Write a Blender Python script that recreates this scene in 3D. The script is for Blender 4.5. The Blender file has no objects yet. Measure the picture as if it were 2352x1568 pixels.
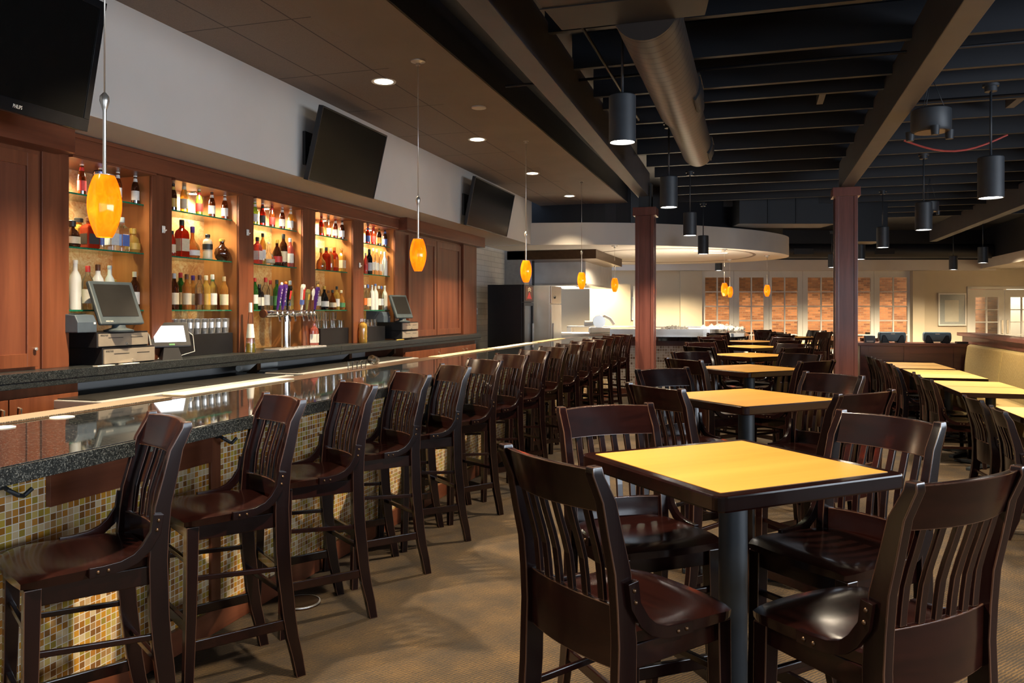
import bpy, bmesh, math, random
from mathutils import Vector, Matrix
random.seed(7)
S = bpy.context.scene
COL = S.collection
PI = math.pi
R = math.radians

# ------------------------------------------------------------------ materials
class NT:
    def __init__(s, name):
        s.m = bpy.data.materials.new(name); s.m.use_nodes = True
        s.t = s.m.node_tree; s.t.nodes.clear()
        s.out = s.t.nodes.new('ShaderNodeOutputMaterial')
    def n(s, typ, _props=None, **inp):
        nd = s.t.nodes.new('ShaderNode' + typ)
        for k, v in (_props or {}).items(): setattr(nd, k, v)
        for k, v in inp.items():
            key = int(k[1:]) if k[0] == 'i' and k[1:].isdigit() else k.replace('_', ' ')
            s.link(v, nd.inputs[key])
        return nd
    def link(s, v, sock):
        if isinstance(v, bpy.types.NodeSocket): s.t.links.new(v, sock)
        elif isinstance(v, bpy.types.Node): s.t.links.new(v.outputs[0], sock)
        else:
            if sock.type == 'RGBA' and len(v) == 3: v = (*v, 1)
            sock.default_value = v
    def math(s, op, a, b=0.0):
        return s.n('Math', {'operation': op}, i0=a, i1=b).outputs[0]
    def ramp(s, fac, stops, const=False):
        nd = s.t.nodes.new('ShaderNodeValToRGB'); cr = nd.color_ramp
        if const: cr.interpolation = 'CONSTANT'
        while len(cr.elements) < len(stops): cr.elements.new(0.5)
        for e, (p, c) in zip(cr.elements, stops):
            e.position = p; e.color = (*c, 1)
        s.link(fac, nd.inputs[0]); return nd.outputs[0]
    def coords(s, scale=(1, 1, 1), kind='Object', rot=(0, 0, 0)):
        tc = s.t.nodes.new('ShaderNodeTexCoord')
        mp = s.n('Mapping', Vector=tc.outputs[kind], Scale=scale, Rotation=rot)
        return mp.outputs[0]
    def noise(s, vec, scale, detail=3, rough=.5, dist=0):
        return s.n('TexNoise', Vector=vec, Scale=scale, Detail=float(detail), Roughness=rough, Distortion=dist).outputs[0]
    def bump(s, h, strength=.2, dist=.01):
        return s.n('Bump', Height=h, Strength=strength, Distance=dist).outputs[0]
    def mix(s, fac, a, b):
        nd = s.n('Mix', {'data_type': 'RGBA'}); s.link(fac, nd.inputs[0]); s.link(a, nd.inputs[6]); s.link(b, nd.inputs[7]); return nd.outputs[2]
    def bsdf(s, **k):
        p = s.n('BsdfPrincipled', **k); s.t.links.new(p.outputs[0], s.out.inputs[0]); return p

def mul(c, k): return tuple(min(1, x * k) for x in c)

def plain(name, c, rough=.5, metal=0., var=.12, scale=12, ior=1.5, bump=0, coat=0):
    t = NT(name); v = t.coords()
    nz = t.noise(v, scale, 4)
    col = t.ramp(nz, [(.3, mul(c, 1 - var)), (.7, mul(c, 1 + var))])
    k = dict(Base_Color=col, Roughness=rough, Metallic=metal, IOR=ior, Coat_Weight=coat)
    if bump: k['Normal'] = t.bump(nz, bump)
    t.bsdf(**k); return t.m

def wood(name, c1, c2, axis='Z', rough=.3, coat=.0, fine=26, ior=1.5):
    t = NT(name)
    sc = {'X': (.07, 1, 1), 'Y': (1, .07, 1), 'Z': (1, 1, .07)}[axis]
    v = t.coords(sc)
    a = t.noise(v, fine, 6, .6, .4); b = t.noise(v, 5, 2, .5, .3)
    g = t.math('ADD', t.math('MULTIPLY', a, .55), t.math('MULTIPLY', b, .45))
    col = t.ramp(g, [(.36, c1), (.62, c2)])
    t.bsdf(Base_Color=col, Roughness=rough, Coat_Weight=coat, Coat_Roughness=.12, IOR=ior, Normal=t.bump(a, .03)); return t.m

def emit(name, c, k):
    t = NT(name); e = t.n('Emission', Color=c, Strength=k); t.t.links.new(e.outputs[0], t.out.inputs[0]); return t.m

def clear(name, c, gloss=.08, rough=.03, dens=None):
    """thin tinted glass: tinted see-through plus a fresnel reflection"""
    t = NT(name)
    tr = t.n('BsdfTransparent', Color=c); gl = t.n('BsdfGlossy', Color=(1, 1, 1), Roughness=rough)
    fr = t.n('LayerWeight', Blend=.25).outputs[0]
    f = t.math('MINIMUM', t.math('ADD', t.math('MULTIPLY', fr, .8), gloss), 1.0)
    a = tr
    if dens:
        df = t.n('BsdfDiffuse', Color=c); a = t.n('MixShader', i0=dens, i1=tr, i2=df)
    mx = t.n('MixShader', i0=f, i1=a.outputs[0], i2=gl.outputs[0]); t.t.links.new(mx.outputs[0], t.out.inputs[0]); return t.m

def grid_mat(name, p, cols, grout, gw=.06, rough=.12, bump=.3, pv=None, groutrough=.8):
    t = NT(name); tc = t.t.nodes.new('ShaderNodeTexCoord')
    sp = t.n('SeparateXYZ', Vector=tc.outputs['Object'])
    u = t.math('DIVIDE', t.math('ADD', sp.outputs[0], sp.outputs[1]), p)
    v = t.math('DIVIDE', sp.outputs[2], pv or p)
    cu, cv = t.math('FLOOR', u), t.math('FLOOR', v)
    fu, fv = t.math('FRACT', u), t.math('FRACT', v)
    d = t.math('MINIMUM', t.math('MINIMUM', fu, t.math('SUBTRACT', 1., fu)), t.math('MINIMUM', fv, t.math('SUBTRACT', 1., fv)))
    m = t.math('GREATER_THAN', d, gw)
    cell = t.n('CombineXYZ', X=cu, Y=cv)
    wn = t.n('TexWhiteNoise', {'noise_dimensions': '2D'}, Vector=cell)
    k = len(cols); tile = t.ramp(wn.outputs[0], [(i / k, c) for i, c in enumerate(cols)], True)
    col = t.mix(m, grout, tile)
    rg = t.math('SUBTRACT', groutrough, t.math('MULTIPLY', m, groutrough - rough))
    wob = t.noise(tc.outputs['Object'], 90, 1)
    h = t.math('ADD', t.math('MULTIPLY', m, .6), t.math('MULTIPLY', wob, .35))
    t.bsdf(Base_Color=col, Roughness=rg, Normal=t.bump(h, bump, .003)); return t.m

def brickmat(name, c1, c2, mortar, bw, bh, ms=.012, axes='XZ', rough=.8, scale=1.0, off=.5, bump=.4):
    t = NT(name); tc = t.t.nodes.new('ShaderNodeTexCoord'); sp = t.n('SeparateXYZ', Vector=tc.outputs['Object'])
    ix = {'X': 0, 'Y': 1, 'Z': 2}
    v = t.n('CombineXYZ', X=sp.outputs[ix[axes[0]]], Y=sp.outputs[ix[axes[1]]])
    b = t.n('TexBrick', {'offset': off}, Vector=v, Color1=c1, Color2=c2, Mortar=mortar, Scale=1., Mortar_Size=ms, Brick_Width=bw, Row_Height=bh, Bias=0.)
    nz = t.noise(tc.outputs['Object'], 7, 4)
    col = t.mix(t.math('MULTIPLY', nz, .35), b.outputs[0], mul(c1, .6))
    t.bsdf(Base_Color=col, Roughness=rough, Normal=t.bump(t.math('SUBTRACT', 1., b.outputs[1]), bump, .006)); return t.m

M = {}
M['mahogany'] = wood('mahogany', (.0034, .0011, .0011), (.0075, .0021, .0020), 'Z', .20, .10, 30, 1.40)
M['mahogany_x'] = wood('mahogany_x', (.0042, .0012, .0011), (.0120, .0030, .0022), 'X', .18, .12, 30, 1.42)
M['wornedge'] = wood('wornedge', (.020, .008, .006), (.075, .036, .022), 'Z', .24, .3, 40)
M['veneer'] = wood('veneer', (.30, .105, .030), (.44, .17, .055), 'Z', .34, .1, 14)
M['cherry'] = wood('cherry', (.105, .030, .013), (.185, .060, .026), 'Z', .36, .12, 20)
M['cherry_y'] = wood('cherry_y', (.100, .028, .013), (.180, .056, .025), 'Y', .36, .12, 20)
M['cherry_x'] = wood('cherry_x', (.090, .025, .013), (.150, .046, .022), 'X', .36, .12, 20)
M['panelwood'] = wood('panelwood', (.085, .022, .012), (.180, .058, .026), 'Z', .4, .08, 11)
M['columnwood'] = wood('columnwood', (.095, .028, .020), (.155, .052, .037), 'Z', .33, .2, 22)
M['boothwood'] = wood('boothwood', (.075, .022, .016), (.125, .040, .029), 'X', .33, .2, 20)
M['laminate'] = wood('laminate', (.48, .225, .036), (.575, .295, .055), 'X', .4, .0, 9)
M['lowlaminate'] = wood('lowlaminate', (.48, .27, .085), (.62, .38, .13), 'X', .33, .05, 12)
M['iron'] = plain('iron', (.028, .032, .036), .45, .3)
M['blackplastic'] = plain('blackplastic', (.010, .010, .012), .38)
M['greyplastic'] = plain('greyplastic', (.055, .072, .082), .42)
M['slateplastic'] = plain('slateplastic', (.055, .075, .10), .45)
M['screen'] = plain('screen', (.004, .004, .004), .22, ior=1.22)
M['posscreen'] = plain('posscreen', (.018, .017, .016), .3)
M['steel'] = plain('steel', (.60, .58, .55), .26, .8, .08, 4)
M['brushed'] = plain('brushed', (.52, .52, .52), .30, .4, .12, 3)
M['chrome'] = plain('chrome', (.75, .74, .72), .1, 1., .03)
M['drawersteel'] = plain('drawersteel', (.46, .40, .32), .34, .55, .1, 5)
M['bronze'] = plain('bronze', (.10, .06, .035), .35, .9)
M['navy'] = plain('navy', (.0034, .0052, .0100), .55, 0, .2, 2)
M['beam'] = plain('beam', (.040, .040, .048), .5, 0, .15, 3)
M['duct'] = plain('duct', (.018, .015, .013), .5, .3, .2, 3)
M['lampblack'] = plain('lampblack', (.022, .027, .034), .5)
M['whitewall'] = plain('whitewall', (.50, .49, .475), .7, 0, .03, 2)
M['soffitpaint'] = plain('soffitpaint', (.58, .55, .51), .7, 0, .03, 2)
M['cream'] = plain('cream', (.50, .44, .33), .75, 0, .03, 2)
M['doorwhite'] = plain('doorwhite', (.60, .60, .57), .45, 0, .03, 3)
M['white'] = plain('white', (.75, .74, .70), .5, 0, .04)
M['paper'] = plain('paper', (.70, .66, .58), .7, 0, .04)
M['grey'] = plain('grey', (.25, .25, .25), .5)
M['rimmetal'] = plain('rimmetal', (.60, .56, .50), .3, .8)

def _():
    t = NT('granite'); v = t.coords()
    vo = t.n('TexVoronoi', Vector=v, Scale=260.).outputs[1]
    g = t.n('SeparateColor', Color=vo).outputs[0]
    col = t.ramp(g, [(0, (.004, .005, .006)), (.62, (.008, .010, .012)), (.86, (.018, .02, .022)), (1, (.07, .072, .07))])
    t.bsdf(Base_Color=col, Roughness=.035, IOR=2.8); M['granite'] = t.m
    t = NT('graniteedge'); v = t.coords()
    vo = t.n('TexVoronoi', Vector=v, Scale=300.).outputs[1]
    g = t.n('SeparateColor', Color=vo).outputs[0]
    col = t.ramp(g, [(0, (.004, .005, .006)), (.55, (.009, .012, .014)), (.8, (.028, .033, .036)), (1, (.10, .108, .108))])
    t.bsdf(Base_Color=col, Roughness=.3); M['graniteedge'] = t.m
    t = NT('carpet'); v = t.coords((1, 1, 1), 'Object', (0, 0, R(38)))
    a = t.noise(v, 5, 3); b = t.noise(v, 160, 2)
    w = t.n('TexWave', {'bands_direction': 'X'}, Vector=v, Scale=21., Distortion=3.5, Detail=2., Detail_Scale=2.).outputs[1]
    g = t.math('ADD', t.math('MULTIPLY', a, .42), t.math('ADD', t.math('MULTIPLY', b, .33), t.math('MULTIPLY', w, .25)))
    col = t.ramp(g, [(.30, (.006, .0031, .0006)), (.5, (.024, .0122, .0022)), (.70, (.082, .043, .0085))])
    t.bsdf(Base_Color=col, Roughness=.95, Normal=t.bump(g, .5, .01)); M['carpet'] = t.m
    t = NT('onyx'); v = t.coords()
    n1 = t.noise(v, 17, 9, .68, 2.2); n2 = t.noise(v, 3.2, 3, .5, .6)
    g = t.math('ADD', t.math('MULTIPLY', n1, .6), t.math('MULTIPLY', n2, .4))
    col = t.ramp(g, [(.34, (.36, .12, .035)), (.45, (.52, .23, .08)), (.54, (.62, .37, .17)), (.66, (.72, .52, .31))])
    t.bsdf(Base_Color=col, Roughness=.3); M['onyx'] = t.m
    t = NT('spiralduct'); tc = t.t.nodes.new('ShaderNodeTexCoord'); sp = t.n('SeparateXYZ', Vector=tc.outputs['Object'])
    ang = t.n('Math', {'operation': 'ARCTAN2'}, i0=sp.outputs[2], i1=sp.outputs[0]).outputs[0]
    s = t.math('FRACT', t.math('ADD', t.math('MULTIPLY', sp.outputs[1], 9.), t.math('DIVIDE', ang, 2 * PI)))
    m = t.math('LESS_THAN', s, .16)
    col = t.mix(m, (.050, .040, .035), (.006, .005, .005))
    t.bsdf(Base_Color=col, Roughness=.42, Metallic=.55, Normal=t.bump(m, .6, .01)); M['spiralduct'] = t.m
    t = NT('booth'); tc = t.t.nodes.new('ShaderNodeTexCoord'); sp = t.n('SeparateXYZ', Vector=tc.outputs['Object'])
    s = t.math('SINE', t.math('MULTIPLY', sp.outputs[1], 300.)); g = t.math('ADD', t.math('MULTIPLY', s, .35), t.noise(tc.outputs['Object'], 40, 3))
    col = t.ramp(g, [(.2, (.17, .115, .032)), (.8, (.29, .205, .075))])
    t.bsdf(Base_Color=col, Roughness=.85, Normal=t.bump(g, .5, .004)); M['booth'] = t.m
    # mottled amber art glass, lit from the bulb inside
    t = NT('amberglass'); v = t.coords((1, 1, .45))
    nz = t.noise(v, 30, 4, .6, .6)
    col = t.ramp(nz, [(.30, (.92, .22, .005)), (.5, (.96, .28, .007)), (.70, (1.0, .35, .015))])
    tl = t.n('BsdfTranslucent', Color=col); df = t.n('BsdfDiffuse', Color=col); gl = t.n('BsdfGlossy', Roughness=.08)
    e = t.n('Emission', Color=col, Strength=.22)
    a = t.n('MixShader', i0=.3, i1=tl.outputs[0], i2=df.outputs[0])
    b = t.n('MixShader', i0=.05, i1=a.outputs[0], i2=gl.outputs[0])
    ad = t.n('AddShader', i0=b.outputs[0], i1=e.outputs[0]); t.t.links.new(ad.outputs[0], t.out.inputs[0]); M['amberglass'] = t.m
_()
M['mosaic'] = grid_mat('mosaic', .0265, [(.58, .27, .030), (.36, .15, .022), (.50, .34, .05), (.25, .11, .03), (.60, .40, .20), (.44, .24, .08), (.34, .24, .04), (.66, .50, .28), (.50, .22, .04), (.56, .40, .12)], (.78, .72, .60), .055)
M['mosaic_sheen'] = grid_mat('mosaic_sheen', .05, [(.66, .56, .46), (.48, .38, .28), (.78, .72, .64), (.30, .22, .16), (.72, .66, .58), (.56, .46, .36)], (.92, .90, .85), .09, .25)  # raw bar front: daylight sheen put into the whitened tile colours
M['ceilingtile'] = grid_mat('ceilingtile', 1.25, [(.145, .115, .098)] * 2, (.09, .07, .06), .003, .85, .1)
def _():
    t = NT('ceilingtile'); tc = t.t.nodes.new('ShaderNodeTexCoord'); sp = t.n('SeparateXYZ', Vector=tc.outputs['Object'])
    fu = t.math('FRACT', t.math('DIVIDE', t.math('ADD', sp.outputs[0], 20.06), .545)); fv = t.math('FRACT', t.math('DIVIDE', t.math('ADD', sp.outputs[1], 20.04), 1.25))
    d1 = t.math('LESS_THAN', fu, .022); d2 = t.math('LESS_THAN', fv, .010); m = t.math('MAXIMUM', d1, d2)
    nz = t.noise(tc.outputs['Object'], 130, 2)
    c = t.ramp(nz, [(.3, (.19, .15, .125)), (.7, (.23, .185, .155))])
    t.bsdf(Base_Color=t.mix(m, c, (.065, .052, .045)), Roughness=.85); M['ceilingtile'] = t.m
_()
M['ceilingplaster'] = plain('ceilingplaster', (.20, .16, .135), .75, 0, .06, 2)
M['brick'] = brickmat('brick', (.42, .165, .065), (.13, .042, .019), (.24, .16, .10), .21, .068, .008, 'XZ', .85)
M['subway'] = brickmat('subway', (.62, .61, .56), (.56, .55, .50), (.40, .39, .36), .42, .105, .006, 'YZ', .25, bump=.15)
# glass tints
M['clearglass'] = clear('clearglass', (.96, .97, .95), .05)
M['pane'] = clear('pane', (.95, .96, .95), .01, .01)
M['shelfglass'] = clear('shelfglass', (.88, .95, .90), .04)
M['shelfedge'] = plain('shelfedge', (.012, .14, .075), .12, 0, .3, 60)
M['amber'] = clear('amber', (.30, .070, .012), .06, .05, .25)
M['darkamber'] = clear('darkamber', (.10, .025, .008), .06, .05, .35)
M['redliq'] = clear('redliq', (.55, .045, .012), .05, .05, .35)
M['whiskey'] = clear('whiskey', (.72, .32, .07), .05, .05, .3)
M['gold'] = clear('gold', (.88, .58, .12), .05, .05, .3)
M['yellow'] = clear('yellow', (.85, .74, .10), .05, .05, .35)
M['green'] = clear('green', (.05, .22, .04), .06, .05, .3)
M['lime'] = clear('lime', (.45, .62, .06), .05, .05, .4)
M['pinkliq'] = clear('pinkliq', (.80, .22, .17), .05, .05, .3)
M['frost'] = plain('frost', (.66, .67, .63), .35, 0, .04)
M['ceramic'] = plain('ceramic', (.68, .58, .40), .3, 0, .06)
M['milk'] = plain('milk', (.80, .78, .72), .25, 0, .03)
M['blackglass'] = plain('blackglass', (.008, .008, .009), .08)
for n, c in dict(lred=(.50, .035, .03), lwhite=(.72, .70, .64), lcream=(.66, .56, .38), lblack=(.02, .02, .02), lblue=(.09, .15, .42), lgreen=(.07, .22, .08),
                 lorange=(.66, .16, .02), lgold=(.55, .34, .06), lgrey=(.42, .45, .48), lpurple=(.055, .012, .16), lbrown=(.10, .035, .015), lhop=(.20, .17, .06), ltan=(.45, .33, .18)).items():
    M[n] = plain(n, c, .45, 0, .08, 40)
M['lampface'] = emit('lampface', (1., .93, .80), 14.)
M['downface'] = emit('downface', (1., .80, .52), 9.)
M['puckface'] = emit('puckface', (1., .84, .6), 18.)
M['whitescreen'] = emit('whitescreen', (.95, .98, 1.), 1.35)
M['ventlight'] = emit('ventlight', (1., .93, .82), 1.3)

# ------------------------------------------------------------------ mesh helpers
class MB:
    def __init__(s): s.v = []; s.f = []; s.mi = []; s.sm = []
    def loft(s, loops, mi=0, closed=False, cap=True, smooth=False):
        n = len(loops[0]); b = len(s.v)
        for L in loops: s.v += [tuple(p) for p in L]
        m = len(loops)
        for i in range(m if closed else m - 1):
            j = (i + 1) % m
            for k in range(n):
                l = (k + 1) % n
                s.add((b + i * n + k, b + i * n + l, b + j * n + l, b + j * n + k), mi, smooth)
        if cap and not closed:
            s.add(tuple(b + k for k in reversed(range(n))), mi, False)
            s.add(tuple(b + (m - 1) * n + k for k in range(n)), mi, False)
        return s
    def add(s, f, mi, sm): s.f.append(f); s.mi.append(mi); s.sm.append(sm)
    def box(s, x0, x1, y0, y1, z0, z1, mi=0):
        return s.loft([[(x0, y0, z), (x1, y0, z), (x1, y1, z), (x0, y1, z)] for z in (z0, z1)], mi)
    def prism(s, poly, z0, z1, mi=0):
        return s.loft([[(x, y, z) for x, y in poly] for z in (z0, z1)], mi)
    def lathe(s, prof, c=(0, 0, 0), seg=16, mi=0, axis='Z', smooth=True, ph=0., cap=True, sx=1., sy=1.):
        loops = []
        for r, h in prof:
            L = []
            for k in range(seg):
                a = 2 * PI * k / seg + ph; x, y = r * math.cos(a) * sx, r * math.sin(a) * sy
                p = (x, y, h) if axis == 'Z' else ((h, x, y) if axis == 'X' else (y, h, x))
                L.append((c[0] + p[0], c[1] + p[1], c[2] + p[2]))
            loops.append(L)
        return s.loft(loops, mi, False, cap, smooth)
    def tube(s, pts, r, seg=8, mi=0):
        pts = [Vector(p) for p in pts]; loops = []
        for i, p in enumerate(pts):
            d = (pts[min(i + 1, len(pts) - 1)] - pts[max(i - 1, 0)]).normalized()
            u = d.cross(Vector((0, 0, 1)))
            if u.length < .05: u = d.cross(Vector((1, 0, 0)))
            u.normalize(); w = d.cross(u)
            loops.append([p + r * (math.cos(2 * PI * k / seg) * u + math.sin(2 * PI * k / seg) * w) for k in range(seg)])
        return s.loft(loops, mi, False, True, True)
    def bar(s, a, b, w, h, mi=0):
        """rectangular bar from a to b (w sideways, h upwards)"""
        a, b = Vector(a), Vector(b); d = (b - a).normalized(); u = d.cross(Vector((0, 0, 1)))
        if u.length < .05: u = Vector((1, 0, 0))
        u.normalize(); t = u.cross(d)
        return s.loft([[p - u * w / 2 - t * h / 2, p + u * w / 2 - t * h / 2, p + u * w / 2 + t * h / 2, p - u * w / 2 + t * h / 2] for p in (a, b)], mi)
    def ball(s, c, r, mi=0, seg=10, sz=1.):
        return s.lathe([(r * math.sin(PI * k / 6), -r * sz * math.cos(PI * k / 6)) for k in range(7)], c, seg, mi)
    def build(s, name, mats, parent=None, loc=(0, 0, 0), bevel=0, seg=2, rot=None, bmat=-1, wn=False):
        me = bpy.data.meshes.new(name); me.from_pydata(s.v, [], s.f)
        for p, i, q in zip(me.polygons, s.mi, s.sm): p.material_index = i; p.use_smooth = q
        bm = bmesh.new(); bm.from_mesh(me); bmesh.ops.recalc_face_normals(bm, faces=bm.faces)
        if bevel:
            ed = [e for e in bm.edges if len(e.link_faces) == 2 and e.calc_face_angle(0) > .6]
            bmesh.ops.bevel(bm, geom=ed, offset=bevel, segments=seg, affect='EDGES', profile=.6, clamp_overlap=True, material=bmat)
        bm.to_mesh(me); bm.free()
        if wn:
            for p in me.polygons: p.use_smooth = True
        if wn or any(s.sm):
            fl = [p.use_smooth for p in me.polygons]; me.set_sharp_from_angle(angle=R(40))
            for p, q in zip(me.polygons, fl): p.use_smooth = q
        for m in (mats if isinstance(mats, (list, tuple)) else [mats]): me.materials.append(M[m] if isinstance(m, str) else m)
        o = bpy.data.objects.new(name, me); COL.objects.link(o); o.location = loc
        if rot: o.rotation_euler = rot
        if wn: w = o.modifiers.new('normals', 'WEIGHTED_NORMAL'); w.keep_sharp = True
        if parent: o.parent = parent
        return o

def bx(name, mats, x0, x1, y0, y1, z0, z1, parent=None, bevel=0):
    return MB().box(x0, x1, y0, y1, z0, z1).build(name, mats, parent, bevel=bevel)
def tag(o, label, cat, group=None):
    o['label'] = label; o['category'] = cat
    if group: o['group'] = group
    return o
def thing(name, label, cat, loc=(0, 0, 0), rz=0., group=None, rot=None):
    o = bpy.data.objects.new(name, None); COL.objects.link(o); o.empty_display_size = .1
    o.location = loc; o.rotation_euler = rot or (0, 0, rz); return tag(o, label, cat, group)
def struct(o): o['kind'] = 'structure'; return o
def dup(root, loc, rz=None, label=None, group=None):
    r = root.copy(); COL.objects.link(r); r.location = loc
    if rz is not None: r.rotation_euler = (0, 0, rz)
    if label: r['label'] = label
    if group: r['group'] = group
    for ch in list(root.children):
        c = ch.copy(); COL.objects.link(c); c.parent = r
        for g in list(ch.children):
            d = g.copy(); COL.objects.link(d); d.parent = c
    return r
def text(body, size, loc, rot, m, parent, align='LEFT'):
    cu = bpy.data.curves.new('lettering', 'FONT'); cu.body = body; cu.size = size; cu.extrude = size * .02; cu.align_x = align; cu.resolution_u = 2
    tmp = bpy.data.objects.new('lettering', cu); me = bpy.data.meshes.new_from_object(tmp); bpy.data.objects.remove(tmp); me.materials.clear(); me.materials.append(M[m])
    o = bpy.data.objects.new('lettering', me); COL.objects.link(o); o.location = loc; o.rotation_euler = rot; o.parent = parent; return o
FACE_X = (R(90), 0, R(90))      # lettering on a surface that faces the room from the bar wall
ORD = ['first', 'second', 'third', 'fourth', 'fifth', 'sixth', 'seventh', 'eighth', 'ninth', 'tenth', 'eleventh', 'twelfth', 'thirteenth', 'fourteenth', 'fifteenth']
def light(kind, loc, power, color, rot=(0, 0, 0), **k):
    d = bpy.data.lights.new('lamp_light', kind); d.energy = power; d.color = color
    for a, b in k.items(): setattr(d, a, b)
    o = bpy.data.objects.new('lamp_light', d); COL.objects.link(o); o.location = loc; o.rotation_euler = rot; return o
WARM = (1., .78, .50); COOL = (.80, .89, 1.); NEUT = (1., .90, .76)
TH = R(16.986); CT, ST = math.cos(TH), math.sin(TH)
def far(r, f, z=0.): return (r * CT - f * ST, r * ST + f * CT, z)   # the far wall stands askew to the bar: r along it, f towards it
# powers of the lamps, tuned against the photograph
CANPOW = 245; AMBPOW = 1.4; BARPOW = 6.5; PUCKPOW = 1.9; DAYPOW = .36; SIDEPOW = 2.5; KITPOW = 4; BRKPOW = 3.6; FARPOW = 4.6; WORLDPOW = .3; EXPOSURE = 1.42
aim_rot = (0, 0, 0)
# ------------------------------------------------------------------ camera
cam = bpy.data.cameras.new('camera'); co = bpy.data.objects.new('camera', cam); COL.objects.link(co)
co.location = (0, 0, 1.55); co.rotation_euler = (R(90), 0, TH)
cam.sensor_width = 36; cam.lens = 36 * 1830 / 2352; cam.shift_y = -72 / 2352; cam.clip_start = .05; cam.clip_end = 100
S.camera = co

# ------------------------------------------------------------------ the room
struct(bx('floor', 'carpet', -5.3, 10, -5.1, 29, -.05, 0))
struct(bx('ceiling', 'navy', -2.35, 10, -5.1, 30, 3.95, 4.02))
o = struct(bx('wall_left', 'whitewall', -5.25, -5.10, -5.1, 13.1, 0, 4.0))
struct(bx('wall_kitchen', 'subway', -5.25, -5.05, 13.1, 16.35, 0, 2.8))
struct(MB().box(9.0, 9.15, -5.1, 29, 0, .7).box(9.0, 9.15, -5.1, 29, 2.8, 4.0).box(9.0, 9.15, 6, 29, .7, 2.8).box(9.0, 9.15, -5.1, -4, .7, 2.8).build('wall_right', 'cream'))
mb = MB()
for y in (-4.0, -2.33, -.67, 1.0, 2.67, 4.33, 6.0): mb.box(9.02, 9.10, y - .04, y + .04, .7, 2.8)
struct(mb.build('window_8', 'blackplastic'))
o = MB().box(-5.25, -4.09, -5.1, 14.68, 2.80, 3.66); struct(o.build('bulkhead', 'soffitpaint'))
struct(bx('ceiling_tiles', 'ceilingtile', -4.09, -2.99, -5.1, 15.3, 3.62, 3.68))
o = MB().box(-2.99, -2.35, -5.1, 15.3, 3.612, 3.68); struct(o.build('ceiling_border', 'ceilingplaster')); struct(bx('trim_fascia', 'navy', -2.38, -2.345, -5.1, 15.3, 3.625, 3.96))
# rear wall: a glazed shopfront lets the daylight in behind the viewer
mb = MB().box(-5.25, -1.6, -5.1, -4.95, 0, 4.0).box(-1.6, 9.1, -5.1, -4.95, 2.9, 4.0).box(-1.6, 9.1, -5.1, -4.95, 0, .35)
struct(mb.build('wall_rear', 'cream'))
mb = MB()
for x in (-1.6, .2, 2.0, 3.8, 5.6, 7.4, 9.0): mb.box(x - .04, x + .04, -5.06, -4.99, .35, 2.9)
mb.box(-1.6, 9, -5.06, -4.99, .35, .43).box(-1.6, 9, -5.06, -4.99, 2.82, 2.9)
w = struct(mb.build('window_1', 'blackplastic')); w['kind'] = 'structure'

# far wall, askew
F0 = 24.0
ro = (0, 0, TH)
def farbox(name, m, r0, r1, f0, f1, z0, z1, parent=None, bevel=0):
    return MB().box(r0, r1, f0, f1, z0, z1).build(name, m, parent, rot=None if parent else ro, bevel=bevel)
mb = MB().box(-3.2, 5.70, F0, F0 + .15, 0, 4.0).box(5.70, 12.0, F0, F0 + .15, 2.73, 4.0).box(12.0, 13.78, F0, F0 + .15, 0, 4.0).box(13.78, 15.9, F0, F0 + .15, 2.19, 4.0).box(15.9, 19, F0, F0 + .15, 0, 4.0)
mb.box(5.05, 5.70, F0 - .12, F0, 0, 2.73).box(12.0, 12.35, F0 - .15, F0, 0, 2.73)
struct(mb.build('wall_far', 'cream', rot=ro))
struct(farbox('trim_far', 'soffitpaint', -2.5, 14.5, F0 - .14, F0, 2.74, 3.06))
struct(farbox('wall_far_upper', 'navy', -3.2, 14.5, F0 - .10, F0, 3.06, 3.96))
mb = MB()
pb = [5.705, 6.689, 7.751, 8.761, 9.823, 10.912, 12.0]
pp = [(1620, 1676), (1698, 1755), (1773.5, 1833), (1856, 1918), (1937, 2000.7), (2021, 2085)]
rows = [2.534 - .433 * i for i in range(6)]
for i in range(6):
    a, b = pb[i] + .004, pb[i + 1] - .004; p0, p1 = [(p - 1176) / 1830 * F0 for p in pp[i]]; c = (p0 + p1) / 2
    mb = MB().box(a, p0, F0 + .02, F0 + .07, .02, 2.73).box(p1, b, F0 + .02, F0 + .07, .02, 2.73).box(p0, p1, F0 + .02, F0 + .07, 2.534, 2.73).box(p0, p1, F0 + .02, F0 + .07, .02, rows[5])
    mb.box(c - .018, c + .018, F0 + .025, F0 + .065, rows[5], 2.534)
    for z in rows[1:5]: mb.box(p0, p1, F0 + .026, F0 + .064, z - .016, z + .016)
    w = struct(mb.build('window_%d' % (i + 2), 'doorwhite', rot=ro))
    farbox('glass_pane', 'pane', p0, p1, F0 + .043, F0 + .047, rows[5], 2.534, w)
for i, (a, b, p0, p1) in enumerate([(13.80, 14.84, 13.97, 14.67), (14.86, 15.88, 15.03, 15.72)]):
    c = (p0 + p1) / 2
    mb = MB().box(a, p0, F0 + .02, F0 + .07, .01, 2.17).box(p1, b, F0 + .02, F0 + .07, .01, 2.17).box(p0, p1, F0 + .02, F0 + .07, 1.94, 2.17).box(p0, p1, F0 + .02, F0 + .07, .01, .44)
    mb.box(c - .018, c + .018, F0 + .025, F0 + .065, .44, 1.94)
    for k in (1, 2, 3): mb.box(p0, p1, F0 + .026, F0 + .064, 1.94 - .375 * k - .014, 1.94 - .375 * k + .014)
    w = struct(mb.build('door_%d' % (i + 1), 'doorwhite', rot=ro)); farbox('glass_pane', 'pane', p0, p1, F0 + .043, F0 + .047, .44, 1.94, w)
    h = farbox('handle', 'steel', (b - .10) if i == 0 else (a + .04), (b - .04) if i == 0 else (a + .10), F0 - .01, F0 + .02, .85, 1.25, w)
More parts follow.
